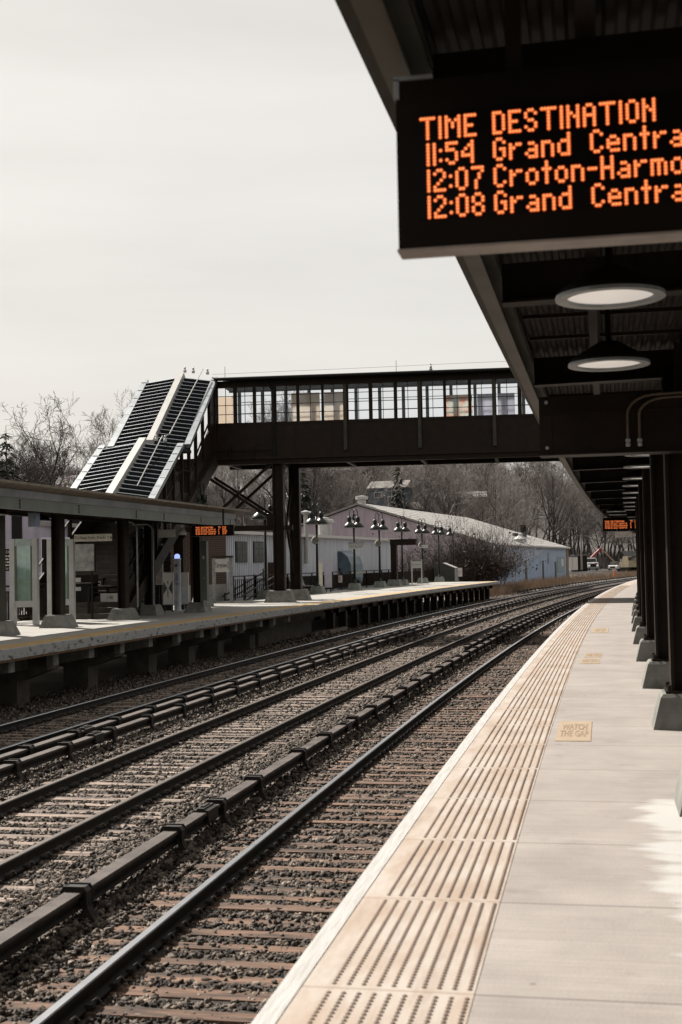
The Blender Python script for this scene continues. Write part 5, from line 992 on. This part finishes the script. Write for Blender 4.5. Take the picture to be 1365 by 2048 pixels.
a = MB(); a.prism([(-.95, 0, .35), (-.95, 0, .95), (-.95, 1.1, 1.1), (-.95, 1.7, 1.1), (-.95, 4.3, 1.1), (-.95, 4.4, .35)], (1.9, 0, 0)); a.build('body', WHITE, q); a = MB(); a.prism([(-.85, 1.2, 1.1), (-.72, 1.9, 1.75), (-.72, 3.2, 1.78), (-.85, 4.1, 1.1)], (1.7, 0, 0)); a.build('cabin', WINGL, q); a = MB(); a.box(-.74, .74, 1.9, 3.2, 1.76, 1.82); a.build('roof', WHITE, q); MB().box(-.5, .5, -.03, -.001, .5, .75).build('grille', DARKM, q)
for x in (-.72, .72): MB().box(x-.15, x+.15, -.03, -.001, .65, .85).build('headlight', LENS, q)
b = at(1258, 1143, 275); q = thing('excavator', 'beige tracked excavator at the right end of the yard', 'excavator', b, r_cam+R(30))
a = MB(); a.box(-1.6, -1.0, -1.8, 1.8, 0, .9); a.build('crawler_track', DARKM, q); a = MB(); a.box(1.0, 1.6, -1.8, 1.8, 0, .9); a.build('crawler_track', DARKM, q); a = MB(); a.box(-1.4, 1.4, -1.5, 2.2, .95, 2.1); a.build('body', BEIGE, q); a = MB(); a.prism([(-1.4, -1.5, 2.1), (-1.4, -1.3, 3.3), (-1.4, .2, 3.3), (-1.4, .4, 2.1)], (1.1, 0, 0)); a.build('cab', BEIGE, q); a = MB(); a.box(-1.3, -.4, -1.46, -1.42, 2.2, 3.1); a.build('window', WINGL, q); a = MB(); a.beam((.2, -1.2, 2.0), (1.5, -3.2, 4.4), .4, .5); a.beam((1.5, -3.2, 4.4), (2.9, -4.8, 1.8), .3, .35); a.box(2.5, 3.4, -5.3, -4.4, .8, 1.8); a.build('digger_arm', BEIGE, q)
for px, d, w_, h, lab, mt in ((1146, 232, 1.9, 2.6, 'flat fronted white delivery container left of the dark tank', WHITE), (1163, 238, 2.3, 3.0, 'dark square tank beside the white truck', DARKM)):
    b = at(px, 1143, d); q = thing('storage_container', lab, 'container', b, r_cam); a = MB(); a.box(-w_/2, w_/2, 0, 4, .25, h); a.build('body', mt, q); a = MB(); a.box(-w_/2-.05, w_/2+.05, -.05, 4.05, h, h+.1); a.build('lid', GREYM, q); a = MB(); a.box(-.03, .03, -.04, -.001, .4, h-.1); a.build('door_seam', GREYM, q); a = MB(); a.box(-w_/2, w_/2, .1, .4, 0, .25).box(-w_/2, w_/2, 3.5, 3.8, 0, .25); a.build('skid', DARKM, q)
b = at(1141, 1148, 226); q = thing('parked_car', 'small pale car half hidden by the dry grass', 'car', b, r_cam+R(70)); wheels(q, (-.85, .85), (.8, 3.4), .34); a = MB(); a.prism([(-.9, 0, .3), (-.9, 0, .85), (-.9, 1.2, 1.0), (-.9, 4.2, 1.0), (-.9, 4.2, .3)], (1.8, 0, 0)); a.build('body', mat('pale_blue_car', (.3, .33, .42), .3), q); a = MB(); a.prism([(-.8, 1.1, 1.0), (-.7, 1.8, 1.5), (-.7, 3.2, 1.52), (-.8, 4.0, 1.0)], (1.6, 0, 0)); a.build('cabin', WINGL, q)
for k, x in enumerate((1137, 1150)): pass
b = at(1230, 1153, 190); q = thing('traffic_cone', 'orange cone standing beside the far tracks', 'cone', b); a = MB(); a.lathe([(.25, .05), (.07, .95), (.001, .95)], n=14); a.build('cone', ORANGE, q); a = MB(); a.box(-.3, .3, -.3, .3, 0, .05); a.build('base', ORANGE, q)
b = at(1285, 1140, 330); q = thing('yard_shed', 'dim grey shed with a blue door at the far end of the yard', 'shed', b, r_cam); a = MB(); a.box(-4, 5, 0, 8, -3, 3.6); a.build('wall', GREYH, q); a = MB(); a.prism([(-4.4, -.4, 3.6), (-4.4, 4, 5), (-4.4, 8.4, 3.6)], (9.8, 0, 0)); a.build('roof', DARKM, q); a = MB(); a.box(-1.5, .5, -.1, -.001, .3, 3); a.build('door', mat('blue_door', (.12, .2, .26), .6), q)
